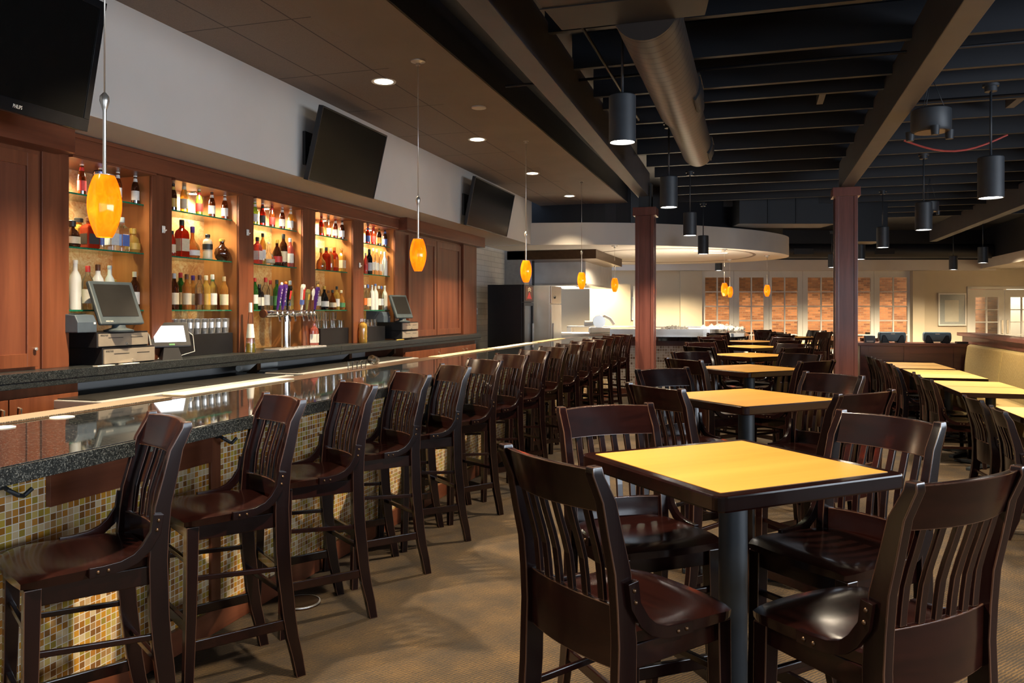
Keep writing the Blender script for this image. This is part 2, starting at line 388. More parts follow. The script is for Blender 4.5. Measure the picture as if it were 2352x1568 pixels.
struct(farbox('trim_1', 'doorwhite', 13.70, 13.79, F0 - .03, F0 + .07, 0, 2.24)); struct(farbox('trim_2', 'doorwhite', 13.70, 15.96, F0 - .03, F0 + .07, 2.18, 2.26))
# the room behind the glass doors
struct(farbox('wall_beyond', 'brick', 3.5, 17.4, 27.6, 27.75, 0, 3.4)); struct(farbox('wall_beyond_right', 'cream', 16.5, 19.5, 26.6, 26.75, 0, 3.4))
struct(farbox('ceiling_beyond', 'navy', 3.5, 19.5, F0 + .15, 27.7, 3.4, 3.5)); struct(farbox('wall_beyond_left', 'cream', 3.4, 3.5, F0 + .15, 27.6, 0, 3.4)); struct(farbox('wall_beyond_end', 'cream', 19, 19.1, F0 + .1, 27.6, 0, 3.5))

# ------------------------------------------------------------------ beams, joists, ducts
def skew_beam(x0, y0, x1, y1, w=.175):
    mb = MB(); mb.loft([[(x0 - w / 2, y0, z), (x0 + w / 2, y0, z), (x1 + w / 2, y1, z), (x1 - w / 2, y1, z)] for z in (3.33, 3.72)])
    return struct(mb.build('beam', 'beam', bevel=.006))
skew_beam(-1.41, -4.9, -1.690, 12.72); skew_beam(1.18, -4.9, 1.272, 12.72); skew_beam(4.42, -4.9, 4.42, 23)
for y in (-3.2, -2.2, -1.2, -.2, .8, 1.8, 2.9, 3.9, 4.9, 5.85, 6.79, 7.74, 8.24, 8.98, 9.75, 10.76, 11.72, 12.7, 13.7, 14.7, 15.7, 16.7, 17.7, 18.7, 19.7):
    struct(bx('joist', 'navy', -1.52, 9, y - .028, y + .028, 3.64, 3.94))
for y, x0, x1 in ((8.24, .60, .66), (8.98, 2.5, 2.58)): struct(bx('joist_block', 'beam', x0, x1, y + .03, y + .50, 3.66, 3.93))
t = thing('plenum_duct', 'dark square sheet metal duct hanging crosswise under the joists at the top of the picture', 'duct', (-.62, 4.1, 3.42))
MB().loft([[(-.60, -.75, -.15), (.55, -.75, -.15), (.34, .68, -.15), (-.52, .68, -.15)], [(-.60, -.75, .22), (.55, -.75, .22), (.34, .68, .22), (-.52, .68, .22)]]).build('casing', 'duct', t, bevel=.008)
for y in (-.2, .3): bx('seam', 'duct', -.56, .44, y, y + .02, -.156, -.15, t)
for x, y in ((-.48, .6), (.3, .6)): MB().tube([(x, y, .2), (x, y, .5)], .008).build('hanger', 'navy', t)
t = thing('spiral_duct', 'round spiral metal duct running away beside the left ceiling beam', 'duct', (-.63, 4.78, 3.36))
MB().lathe([(.2, 0), (.2, 2.45), (.172, 2.62), (.17, 4.55), (.16, 4.62), (0.02, 4.63)], (0, 0, 0), 40, 0, 'Y').build('pipe', 'spiralduct', t)
def duct_vent(y, r):
    mb = MB(); a0, a1 = R(-38), R(18)
    mb.loft([[(rr * math.cos(a), yy, rr * math.sin(a)) for rr, yy in ((r + .001, y), (r + .016, y), (r + .016, y + .36), (r + .001, y + .36))] for a in [a0 + (a1 - a0) * k / 8 for k in range(9)]])
    v = mb.build('vent', 'blackplastic', t)
    mb = MB()
    for a in (a0, a1): mb.loft([[(rr * math.cos(q), yy, rr * math.sin(q)) for rr, yy in ((r, y - .03), (r + .022, y - .03), (r + .022, y + .39), (r, y + .39))] for q in (a - .03, a + .07)])
    mb.build('vent_flange', 'duct', v)
duct_vent(1.75, .2); duct_vent(4.1, .172)
for y in (1.2, 3.5): MB().tube([(0, y, .19), (0, y, .5)], .01).build('hanger', 'navy', t)
t = thing('cross_duct', 'long round black duct running along the top of the far wall', 'duct'); t.rotation_euler = ro
MB().lathe([(.21, 6.7), (.21, 14.6)], (0, F0 - 1.2, 3.24), 24, 0, 'X').build('pipe', 'navy', t)
for r in (8.0, 10.3): MB().box(r, r + .55, F0 - 1.42, F0 - 1.38, 3.13, 3.30).build('vent', 'blackplastic', t, bevel=.005)
o = MB().box(4.45, 6.35, 15.6, 16.4, 3.24, 3.88).box(5.0, 5.03, 15.58, 15.6, 3.24, 3.88).box(5.55, 5.58, 15.58, 15.6, 3.24, 3.88)
tag(o.build('box_duct', 'navy', rot=ro, bevel=.006), 'black rectangular duct high up left of the right column', 'duct')
o = MB().box(6.85, 7.5, 15.9, 16.6, 2.92, 3.93); tag(o.build('box_duct', 'navy', rot=ro, bevel=.006), 'tall black box duct hanging behind the right column', 'duct')
struct(bx('soffit_right', 'soffitpaint', 6.45, 9.0, 15.5, 27.2, 2.79, 3.06)); struct(bx('wall_right_upper', 'navy', 6.5, 9.0, 15.55, 27.2, 3.06, 3.94))
for i, (a, b) in enumerate([((-1.2, 5.0, 3.60), (-1.2, 8.6, 3.60)), ((-2.2, 7.0, 3.61), (6, 7.0, 3.61)), ((1.4, 8.7, 3.61), (8, 8.7, 3.61))]):
    struct(MB().tube([a, b], .013).build('conduit', 'navy'))
pts = [(1.72 + 1.1 * k / 10, 10.6, 3.60 - .16 * math.sin(PI * k / 10)) for k in range(11)]
tag(MB().tube(pts, .012).build('cable', plain('redcable', (.42, .07, .06), .5)), 'red cable sagging between the ceiling joists right of the right beam', 'cable')

# ------------------------------------------------------------------ columns
def column(x, y, ztop, w, capz):
    t = bpy.data.objects.new('column', None); COL.objects.link(t); t.location = (x, y, 0); t['kind'] = 'structure'
    h = w / 2; mb = MB().box(-h + .012, h - .012, -h + .012, h - .012, 0, capz)
    mb.build('shaft', 'columnwood', t)
    mb = MB(); s = .05
    for sx in (-1, 1):
        for sy in (-1, 1): mb.box(min(sx * h, sx * (h - s)), max(sx * h, sx * (h - s)), min(sy * h, sy * (h - s)), max(sy * h, sy * (h - s)), 0, capz)
    mb.build('corner_trim', 'columnwood', t, bevel=.004)
    bx('cap', 'columnwood', -h - .035, h + .035, -h - .035, h + .035, capz - .13, capz, t, bevel=.006)
    bx('base', 'columnwood', -h - .02, h + .02, -h - .02, h + .02, 0, .14, t, bevel=.006)
    if ztop > capz + .05:
        b = MB().box(-.10, .10, -.08, .08, capz, ztop).box(.08, .10, -.1, .1, capz, ztop + .2).build('bracket', 'iron', t)
    return t
column(-1.65, 12.6, 3.33, .29, 3.15); column(1.262, 12.6, 3.33, .305, 3.33)

# ------------------------------------------------------------------ round canopy over the raw bar
def smooth_curve(pts, n=8):
    out = []
    for i in range(len(pts) - 1):
        p0, p1, p2, p3 = pts[max(i - 1, 0)], pts[i], pts[i + 1], pts[min(i + 2, len(pts) - 1)]
        for k in range(n):
            t = k / n
            out.append(tuple(.5 * (2 * p1[j] + (p2[j] - p0[j]) * t + (2 * p0[j] - 5 * p1[j] + 4 * p2[j] - p3[j]) * t * t + (3 * p1[j] - p0[j] - 3 * p2[j] + p3[j]) * t ** 3) for j in (0, 1)))
    out.append(pts[-1]); return out
edge = smooth_curve([(-4.09, 14.62), (-2.9, 14.9), (-1.88, 15.40), (-.75, 16.35), (.18, 17.6), (.70, 19.0), (.62, 20.2), (-.1, 21.2), (-1.3, 21.75), (-2.7, 21.75)])
poly = edge + [(-5.0, 21.75), (-5.0, 14.62)]
struct(MB().prism(poly, 2.79, 3.21).build('canopy', 'soffitpaint'))
inner = [(-1.9 + 1.85 * math.cos(a) * 1.0, 18.6 + 2.3 * math.sin(a)) for a in [2 * PI * k / 40 for k in range(40)]]
mb = MB(); mb.loft([[(x * 1.0, y, z) for x, y in [(-1.9 + (px + 1.9) * q, 18.6 + (py - 18.6) * q) for px, py in inner]] for q, z in ((1.0, 2.785), (1.035, 2.785), (1.035, 2.789), (1.0, 2.789))], closed=True, cap=False)
struct(mb.build('trim_canopy', 'ceilingplaster'))
for i, (x, y, w, d) in enumerate([(-.95, 17.1, .6, .16), (-.85, 17.75, .6, .16)]):
    t = thing('ceiling_vent', 'white slotted vent in the round canopy, %s one' % ('nearer' if i == 0 else 'farther'), 'vent', (x, y, 2.783), .2, 'canopy vents')
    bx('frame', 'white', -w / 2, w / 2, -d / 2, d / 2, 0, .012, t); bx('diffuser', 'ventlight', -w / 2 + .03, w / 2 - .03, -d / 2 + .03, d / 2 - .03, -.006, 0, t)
# navy wall above the canopy
wall = smooth_curve([(-4.0, 15.32), (-2.35, 15.35), (-1.0, 16.3), (0.1, 17.6), (.6, 19.2)])
mb = MB(); mb.loft([[(x, y, 3.2), (x, y, 3.96), (x, y + .15, 3.96), (x, y + .15, 3.2)] for x, y in wall]); struct(mb.build('wall_upper', 'navy'))
struct(bx('wall_upper_end', 'navy', -5.2, -2.3, 15.3, 15.4, 3.2, 4.0))

# ------------------------------------------------------------------ lamps
def can_proto():
    t = thing('pendant_lamp', 'x', 'lamp')
    MB().lathe([(.045, 0), (.045, .04), (.06, .04), (.06, .06)], (0, 0, .86), 20).build('canopy', 'lampblack', t)
    MB().tube([(0, 0, .33), (0, 0, .9)], .009).build('rod', 'lampblack', t)
    MB().lathe([(.095, 0), (.095, .325), (.088, .332), (.0, .332)], (0, 0, 0), 32, cap=False).lathe([(.095, 0), (.086, 0), (.080, .10), (.0, .10)], (0, 0, 0), 32, cap=False).build('shade', 'lampblack', t)
    MB().lathe([(.0005, .006), (.084, .006), (.084, .012), (.0005, .012)], (0, 0, 0), 28).build('bulb', 'lampface', t)
    return t
can = can_proto(); used = False
CANS = [(-.90, -.6, 2.74, 'behind the viewer, first of the left row'), (-.90, 2.45, 2.74, 'over the aisle beside the nearest high table'), (-.90, 5.62, 2.735, 'black cylinder pendant hanging largest, left of the spiral duct'), (-.90, 8.78, 2.665, 'black cylinder pendant just below the end of the spiral duct'),
        (-.90, 11.7, 2.62, 'black cylinder pendant in front of the round canopy, left one'), (-.90, 14.75, 2.56, 'black cylinder pendant in front of the round canopy, right one'), (-.93, 21.8, 2.60, 'tiny black cylinder pendant against the left end of the white glazed doors'),
        (1.85, .9, 2.46, 'beyond the right edge, near'), (1.83, 4.1, 2.46, 'beyond the right edge'), (1.82, 7.29, 2.455, 'black cylinder pendant hanging largest right of the right beam'), (1.95, 10.69, 2.52, 'black cylinder pendant second in the row right of the right beam'),
        (1.97, 14.07, 2.56, 'black cylinder pendant low beside the right column, third in its row'), (2.14, 18.39, 2.63, 'black cylinder pendant touching the right edge of the right column'), (1.84, 21.5, 2.62, 'small black cylinder pendant left of the right column'),
        (4.59, 21.6, 2.53, 'small black cylinder pendant above the framed picture, left of two'), (4.52, 18.69, 2.53, 'small black cylinder pendant above the framed picture, right of two'), (4.52, 14.6, 2.50, 'black cylinder pendant cut by the right picture edge'), (4.5, 9.0, 2.5, 'x')]
for x, y, z, lab in CANS:
    vis = 'black' in lab
    if vis:
        if not used: can.location = (x, y, z); can['label'] = lab; can['group'] = 'black cylinder pendants'; used = True; c = can
        else: c = dup(can, (x, y, z), None, lab)
    light('SPOT', (x, y, z - .005), CANPOW * (.8 if y == 2.45 else 1), (1., .84, .62), spot_size=R(124), spot_blend=.7, shadow_soft_size=.07)
# amber pendants
def amber_proto():
    t = thing('amber_pendant', 'x', 'lamp')
    MB().lathe([(.062, 1.745), (.060, 1.730), (.02, 1.718), (.02, 1.70)], (0, 0, 0), 24).build('canopy', 'rimmetal', t)
    MB().tube([(0, 0, .60), (0, 0, 1.72)], .0035, 6).build('cord', 'rimmetal', t)
    MB().lathe([(.006, .62), (.018, .605), (.020, .585), (.012, .555), (.0075, .54), (.0075, .265)], (0, 0, 0), 14).build('stem', 'rimmetal', t)
    prof = [(.031 + .008 * k / 16 + .033 * math.sin(PI * k / 16) ** .85, .266 * k / 16) for k in range(17)]
    MB().lathe(prof + [(r - .003, z) for r, z in reversed(prof)], (0, 0, 0), 28, cap=False).build('shade', 'amberglass', t)
    MB().lathe([(.0, .262), (.04, .262), (.04, .268), (.0, .268)], (0, 0, 0), 16).build('shade_cap', 'rimmetal', t)
    MB().ball((0, 0, .10), .014).build('bulb', 'lampface', t)
    return t
amb = amber_proto(); first = True
AMB = [(-2.67, 2.758, 1.862, 'largest amber glass pendant, in front of the leftmost bottle shelves'), (-2.67, 6.08, 1.873, 'amber glass pendant in front of the tall wooden cabinet doors'), (-2.68, 9.36, 1.89, 'amber glass pendant above the black refrigerator'),
       (-2.67, 12.57, 1.89, 'amber glass pendant in front of the steel kitchen hood'), (-2.588, 15.24, 1.90, 'amber glass pendant just left of the left column'), (-.601, 16.76, 1.835, 'amber glass pendant over the white shells, left one of the pair'),
       (-.593, 20.2, 1.86, 'amber glass pendant over the white shells, right one of the pair'), (.256, 19.06, 1.86, 'amber glass pendant alone under the right edge of the round canopy')]
for i, (x, y, z, lab) in enumerate(AMB):
    if first: amb.location = (x, y, z); amb['label'] = lab; amb['group'] = 'amber glass pendants'; c = amb; first = False
    else: c = dup(amb, (x, y, z), None, lab)
    top = 3.612 if i < 4 else 2.79
    light('POINT', (x, y, z + .13), 5.0 * AMBPOW, (1., .76, .42), shadow_soft_size=.02)
    if i >= 4:      # shorter drop under the canopy
        for ch in list(c.children):
            if ch.name.startswith('canopy'): ch.location.z = 2.79 - z - 1.745
            if ch.name.startswith('cord'): ch.scale.z = 1; me = ch.data = ch.data.copy(); [setattr(v.co, 'z', min(v.co.z, 2.785 - z)) for v in me.vertices]
            if ch.name.startswith('stem'): me = ch.data = ch.data.copy(); [setattr(v.co, 'z', v.co.z if v.co.z < .45 else .45 + (v.co.z - .45) * .3) for v in me.vertices]
# recessed downlights along the bar aisle
dl = None
for i, (x, y) in enumerate([(-3.22, 1.55), (-3.22, 4.05), (-3.22, 6.563), (-3.227, 9.119), (-3.23, 11.63), (-3.226, 14.13)]):
    if i >= 2:
        lab = 'lit recessed ceiling downlight above the bar aisle, %s from the viewer' % ['nearest', 'second', 'third', 'farthest'][i - 2]
        if dl is None:
            dl = thing('downlight', lab, 'lamp', (x, y, 3.62), 0, 'recessed downlights')
            MB().lathe([(.11, -.004), (.112, 0), (.085, .004), (.085, -.002), (.11, -.006)], (0, 0, 0), 28, cap=False).build('trim_ring', 'white', dl)
            MB().lathe([(.0005, -.003), (.085, -.003), (.085, -.001), (.0005, -.001)], (0, 0, 0), 28).build('bulb', 'downface', dl)
        else: dup(dl, (x, y, 3.62), None, lab)
    light('SPOT', (x, y, 3.60), 70 * BARPOW * (.25 if i == 5 else 1), WARM, spot_size=R(96), spot_blend=.6, shadow_soft_size=.06)
tag(MB().lathe([(.075, 0), (.075, -.012), (.0, -.014)], (-2.686, 7.643, 3.612), 24, cap=False).build('ceiling_sensor', 'white'), 'round white sensor disc on the bar ceiling beside the pendants', 'sensor')
# speaker clusters
for i, (x, y, z, s, lab) in enumerate([(1.50, 7.9, 3.14, 1., 'black drum shaped ceiling speaker with small spotlights, right of the right beam'), (2.49, 13.2, 3.02, .75, 'smaller black ceiling speaker hanging far right of the right column')]):
    t = thing('ceiling_speaker', lab, 'speaker', (x, y, z), 0, 'hanging drum speakers')
    MB().lathe([(.0, 0), (.15 * s, 0), (.165 * s, .02), (.165 * s, .19 * s), (.15 * s, .20 * s), (0, .20 * s)], (0, 0, 0), 28).build('drum', 'lampblack', t)
    MB().lathe([(.0, -.004), (.135 * s, -.004), (.135 * s, 0)], (0, 0, 0), 24).build('grille', 'bronze', t)
    for a in (20, 160, 270): MB().lathe([(.0, 0), (.032 * s, 0), (.038 * s, .08 * s), (.0, .08 * s)], (.17 * s * math.cos(R(a)), .17 * s * math.sin(R(a)), -.06 * s), 12).build('spotlight', 'lampblack', t)
    for a in (0, 120, 240): MB().tube([(.12 * s * math.cos(R(a)), .12 * s * math.sin(R(a)), .19 * s), (0, 0, .5)], .003, 5).build('hanger', 'lampblack', t)
# ------------------------------------------------------------------ televisions
def tv(name, label, loc, w, h, tilt, logo=False, bez=.012, mount=None):
    t = thing(name, label, 'television', loc, rot=(0, tilt, 0), group='wall televisions')
    mb = MB(); d = .045 if not logo else .09
    mb.box(-d, -.004, 0, w, 0, h)
    mb.build('casing', 'blackplastic', t, bevel=.012 if logo else .005)
    bb = .075 if logo else bez
    mb = MB().box(-.006, .006, 0, w, 0, bb).box(-.006, .006, 0, w, h - bez * 1.6, h).box(-.006, .006, 0, bez * 1.4, bb, h - bez * 1.6).box(-.006, .006, w - bez * 1.4, w, bb, h - bez * 1.6)
    mb.build('bezel', 'blackglass' if logo else 'blackplastic', t, bevel=.003)
    bx('screen', 'screen', -.004, .001, bez * 1.4, w - bez * 1.4, bb, h - bez * 1.6, t)
    if logo: text('PHILIPS', .030, (.0075, .855, .026), FACE_X, 'paper', t).scale = (.62, 1, 1)
    if mount:
        my, mw, z0, z1 = mount; ca, sa = math.cos(tilt), math.sin(tilt); wx = -4.088 - loc[0]
        def q(dx, y, dz): return (dx * ca - dz * sa, y, dx * sa + dz * ca)
        mb = MB()
        for a, b in ((z0, z1),): mb.loft([[q(wx, my, z), q(wx + .03, my, z), q(wx + .03, my + mw, z), q(wx, my + mw, z)] for z in (a, b)])
        mb.bar(q(wx + .02, my + mw * .5, (z0 + z1) / 2), (-.03, w * .45, h * .5), .05, .05)
        mb.build('wall_mount', 'blackplastic', t, bevel=.004)
    return t
tv('television', 'large black television with lettered bezel cut by the left picture edge', (-3.95, 2.56, 2.65), 1.38, .79, R(11), True, .03, (.5, .3, .2, .5))
tv('television', 'black wall television in the middle of the white bulkhead', (-3.975, 6.515, 2.758), 1.34, .70, R(13.4), False, .010, (.10, .15, .167, .483))
tv('television', 'farthest black wall television, near the end of the bulkhead', (-3.975, 10.76, 2.772), 1.95, .71, R(11.5), False, .010, (.13, .24, .17, .48))

# ------------------------------------------------------------------ back bar joinery
t = thing('display_cabinet', 'long cherry wood back bar with five lit marbled bays', 'cabinet', (-4.84, 7.1, 1.15))
def L(x0, x1, y0, y1, z0, z1): return (x0 + 4.84, x1 + 4.84, y0 - 7.1, y1 - 7.1, z0 - 1.15, z1 - 1.15)
POSTS = [(4.255, 4.466), (5.286, 5.505), (6.417, 6.634), (7.526, 7.765), (8.641, 8.898), (9.808, 9.835)]
for a, b in POSTS: MB().box(*L(-5.05, -4.66, a, b, 1.15, 2.66)).box(*L(-4.66, -4.64, a - .006, b + .006, 1.15, 2.66)).build('pilaster', 'cherry', t, bevel=.003)
mb = MB().box(*L(-4.9, -4.585, 4.36, 9.80, 2.645, 2.795)).box(*L(-4.585, -4.57, 4.36, 9.80, 2.765, 2.795)); mb.build('header', 'cherry_y', t, bevel=.004)
BAYS = [(4.466, 5.286), (5.505, 6.417), (6.634, 7.526), (7.765, 8.641), (8.898, 9.808)]
for a, b in BAYS:
    bx('back_panel', 'onyx', *L(-5.08, -5.03, a, b, 1.15, 2.66), t); bx('bay_top', 'cherry_y', *L(-5.05, -4.6, a, b, 2.63, 2.66), t)
for a, b in BAYS: bx('side_panel', 'veneer', *L(-5.04, -4.665, b - .006, b + .001, 1.15, 2.64), t); bx('side_panel', 'veneer', *L(-5.04, -4.665, a - .001, a + .006, 1.15, 2.64), t)
BAYN = ['leftmost', 'second', 'middle', 'fourth', 'rightmost']
SH = {'top': 2.402, 'middle': 2.010, 'bottom': 1.553}
gs = None
for i, (a, b) in enumerate(BAYS):
    for nm, z in SH.items():
        lab = 'clear glass shelf with green edge, %s shelf of the %s bay' % (nm, BAYN[i])
        mb = MB().box(-5.03, -4.722, a + .004, b - .004, z - .012, z).box(-4.722, -4.719, a + .004, b - .004, z - .012, z, 1)
        o = tag(mb.build('glass_shelf', ['shelfglass', 'shelfedge']), lab, 'shelf', 'glass bottle shelves')
    y = [4.60, 6.14, 7.28, 8.45, 9.62][i]
    if i == 0:
        c = thing('shelf_lamp', 'small black gimbal lamp tilted at the top of the leftmost bay', 'lamp', (-4.82, 4.93, 2.56), rot=(R(25), R(35), 0))
        MB().lathe([(.0, 0), (.045, 0), (.048, .02), (.048, .05), (.03, .06), (.0, .06)], (0, 0, 0), 20).build('housing', 'blackplastic', c); bx('bracket', 'steel', -.005, .005, -.05, .05, .05, .075, c)
    else:
        c = thing('shelf_lamp', 'lit puck lamp at the top of the %s bottle bay' % BAYN[i], 'lamp', (-4.94, y, 2.615), 0, None, None); c['group'] = 'bay puck lamps'
        MB().lathe([(.0, 0), (.04, 0), (.05, .012), (.0, .012)], (0, 0, 0), 20).build('housing', 'steel', c); MB().lathe([(.0, -.002), (.034, -.002), (.034, 0)], (0, 0, 0), 18).build('bulb', 'puckface', c)
    light('SPOT', (-4.94, y, 2.60), 16 * PUCKPOW, (1., .80, .55), spot_size=R(165), spot_blend=.6, shadow_soft_size=.05)
    light('SPOT', (-4.70, (a + b) / 2, 2.62), 5 * PUCKPOW, (1., .80, .55), spot_size=R(150), spot_blend=.8, shadow_soft_size=.05)
for i, (y, z, who) in enumerate([(5.40, 2.21, 'between the first and second bottle bays'), (6.53, 2.29, 'between the second and third bottle bays'), (8.78, 2.10, 'between the fourth and fifth bottle bays')]):
    c = MB().loft([[(-4.632, y - .016, z - .03), (-4.632, y + .016, z - .03), (-4.632, y + .016, z + .03), (-4.632, y - .016, z + .03)], [(-4.622, y - .012, z - .026), (-4.622, y + .012, z - .026), (-4.622, y + .012, z + .026), (-4.622, y - .012, z + .026)]]).tube([(-4.625, y, z + .01), (-4.61, y, z - .015), (-4.60, y, z - .005)], .005)
    tag(c.build('adhesive_hook', 'white', bevel=.003), 'small white hook stuck on the wooden post ' + who, 'hook', 'white stick-on hooks')
# tall cabinets at both ends
def tall_cab(label, y0, y1, doors, knob_at=None, endpost=False, hz=2.80):
    t = thing('tall_cabinet', label, 'cabinet', (-4.85, (y0 + y1) / 2, 1.15)); yc = (y0 + y1) / 2
    def B(x0, x1, a, b, z0, z1): return (x0 + 4.85, x1 + 4.85, a - yc, b - yc, z0 - 1.15, z1 - 1.15)
    bx('body', 'cherry', *B(-5.06, -4.66, y0, y1, 1.15, 2.64), t)
    bx('cornice', 'cherry_y', *B(-5.0, -4.48, y0 - .0, y1 + .12, 2.63, hz), t, .004)
    for a, b in doors:
        mb = MB(); s = .085
        mb.box(*B(-4.66, -4.63, a, a + s, 1.17, 2.60)).box(*B(-4.66, -4.63, b - s, b, 1.17, 2.60)).box(*B(-4.66, -4.63, a + s, b - s, 1.17, 1.26)).box(*B(-4.66, -4.63, a + s, b - s, 2.51, 2.60))
        d = mb.build('door', 'cherry', t, bevel=.003)
        bx('door_panel', 'panelwood', *B(-4.66, -4.645, a + s, b - s, 1.26, 2.51), d)
        if knob_at:
            MB().lathe([(.0, 0), (.008, 0), (.013, .012), (.012, .02), (.0, .024)], (-4.63 + 4.85, b - .03 - yc, knob_at - 1.15), 12, 0, 'X').build('knob', 'steel', d)
    if endpost:
        bx('end_post', 'cherry', *B(-5.06, -4.60, y1 - .62, y1 + .02, 1.15, 2.64), t, .004)
    return t
tall_cab('tall cherry cabinet door at the left picture edge under the large television', 2.9, 4.25, [(2.95, 3.56), (3.58, 4.21)], 1.29)
tall_cab('tall cherry cabinet with two panelled doors right of the bottle bays', 9.842, 12.95, [(10.22, 11.24), (11.26, 12.29)], None, True)

# ------------------------------------------------------------------ back counter and what stands below it
o = MB().box(-5.06, -4.44, 2.6, 7.98, 1.09, 1.15).box(-4.52, -4.445, 2.6, 7.98, 1.05, 1.09).box(-5.06, -4.44, 7.984, 12.75, 1.09, 1.15).box(-4.52, -4.445, 7.984, 12.75, 1.05, 1.09)
tag(o.build('back_counter', ['graniteedge'], bevel=.004), 'black speckled granite back counter under the bottle bays', 'countertop')
def base_cab(label, y0, y1, doors):
    t = thing('base_cabinet', label, 'cabinet', (-4.8, (y0 + y1) / 2, 0)); yc = (y0 + y1) / 2
    bx('body', 'cherry', -.26, .30, y0 - yc, y1 - yc, .1, 1.05, t); bx('plinth', 'blackplastic', -.26, .25, y0 - yc, y1 - yc, 0, .1, t)
    for a, b, hy in doors:
        d = bx('door', 'cherry', .30, .325, a - yc, b - yc, .12, .985, t, .003)
        MB().tube([(.325, hy - yc, .93), (.352, hy - yc, .925), (.352, hy - yc, .80), (.325, hy - yc, .795)], .006, 8).build('handle', 'rimmetal', d)
    return t
base_cab('low cherry cabinet with two pull handles under the left end of the back counter', 2.9, 4.41, [(2.95, 3.85, 3.80), (3.86, 4.39, 3.92)])
base_cab('low cherry cabinet with pull handles under the right end of the back counter', 9.75, 12.6, [(9.78, 11.0, 10.93), (11.01, 12.02, 11.95), (12.03, 12.58, 12.10)])
def cooler(label, y0, y1):
    t = thing('bottle_cooler', label, 'cooler', (-4.4, (y0 + y1) / 2, 0)); h = (y1 - y0) / 2
    bx('body', 'blackplastic', -.4, .28, -h, h, 0, .90, t); bx('rim', 'brushed', -.42, .32, -h - .01, h + .01, .89, .95, t, .006)
    for a, b in ((-h + .02, -.01), (.01, h - .02)): bx('lid', 'posscreen', -.36, .25, a, b, .95, .958, t, .003)
    return t
cooler('black bottle cooler with a steel rim, nearer one under the back counter', 4.20, 6.45); cooler('black bottle cooler with a steel rim, farther one under the back counter', 6.62, 9.3)
for i, y in enumerate((6.55, 8.35, 9.55)):
    MBx = MB().loft([[(-5.06, y - .03, z0), (-5.06, y + .03, z0), (x, y + .03, z1), (x, y - .03, z1)] for z0, z1, x in ((.55, .98, -4.52), (.62, 1.045, -4.52))])
    tag(MBx.build('counter_bracket', 'bronze'), 'slanting brown bracket under the back counter, %s from the left' % ORD[i], 'bracket', 'counter brackets')
bx('wall_backsplash', 'whitewall', -5.10, -5.06, 4.41, 9.75, 0, 1.05)['kind'] = 'structure'
o = MB().tube([(-4.75, 6.55, .99), (-4.75, 7.05, 1.0), (-4.7, 7.12, 1.0)], .03, 12); tag(o.build('drain_pipe', 'white'), 'white pipe lying under the back counter below the taps', 'pipe')

# ------------------------------------------------------------------ bottles
PROF = {
 'beer': ([(.0, 0), (.0285, .0), (.030, .008), (.030, .128), (.026, .15), (.016, .182), (.0128, .21), (.0128, .228)], (.0145, .218, .234), (.0306, .03, .105), (.0168, .178, .205)),
 'liquor': ([(.0, 0), (.037, 0), (.039, .008), (.039, .19), (.034, .215), (.017, .245), (.0145, .29)], (.0165, .268, .312), (.0396, .045, .145), None),
 'square': ([(.0, 0), (.050, 0), (.053, .008), (.053, .14), (.045, .158), (.019, .17), (.018, .19)], (.028, .185, .215), (.0536, .03, .10), None),
 'tallsquare': ([(.0, 0), (.045, 0), (.047, .008), (.045, .175), (.038, .20), (.017, .222), (.015, .26)], (.0185, .242, .285), (.0472, .045, .14), None),
 'cognac': ([(.0, 0), (.050, 0), (.056, .012), (.056, .07), (.048, .105), (.024, .132), (.014, .16), (.0135, .235)], (.0165, .20, .25), (.0566, .02, .062), None),
 'xo': ([(.0, 0), (.034, 0), (.055, .025), (.064, .065), (.055, .10), (.026, .125), (.018, .15), (.02, .165)], (.024, .165, .185), None, None),
 'bulb': ([(.0, 0), (.05, 0), (.056, .012), (.055, .07), (.042, .115), (.02, .135), (.018, .15)], (.026, .15, .195), (.0562, .025, .075), None),
 'frosted': ([(.0, 0), (.036, 0), (.037, .008), (.037, .19), (.031, .225), (.0145, .258), (.0135, .31)], (.0155, .30, .325), None, None),
 'slim': ([(.0, 0), (.029, 0), (.031, .008), (.031, .20), (.024, .23), (.013, .26), (.012, .30)], (.0145, .28, .318), (.0316, .06, .15), None),
 'ceramic': ([(.0, 0), (.038, 0), (.044, .015), (.040, .04), (.044, .062), (.040, .085), (.044, .108), (.040, .130), (.043, .155), (.034, .18), (.018, .19), (.017, .2)], (.022, .2, .23), (.0446, .09, .14), None),
 'drop': ([(.0, 0), (.04, 0), (.058, .02), (.058, .05), (.04, .09), (.017, .12), (.008, .2)], (.01, .2, .215), (.0585, .02, .055), None),
 'jug': ([(.0, 0), (.044, 0), (.050, .03), (.052, .08), (.044, .13), (.025, .175), (.015, .195), (.0145, .24)], (.0175, .225, .262), (.0526, .035, .095), None),
}
CACHE = {}
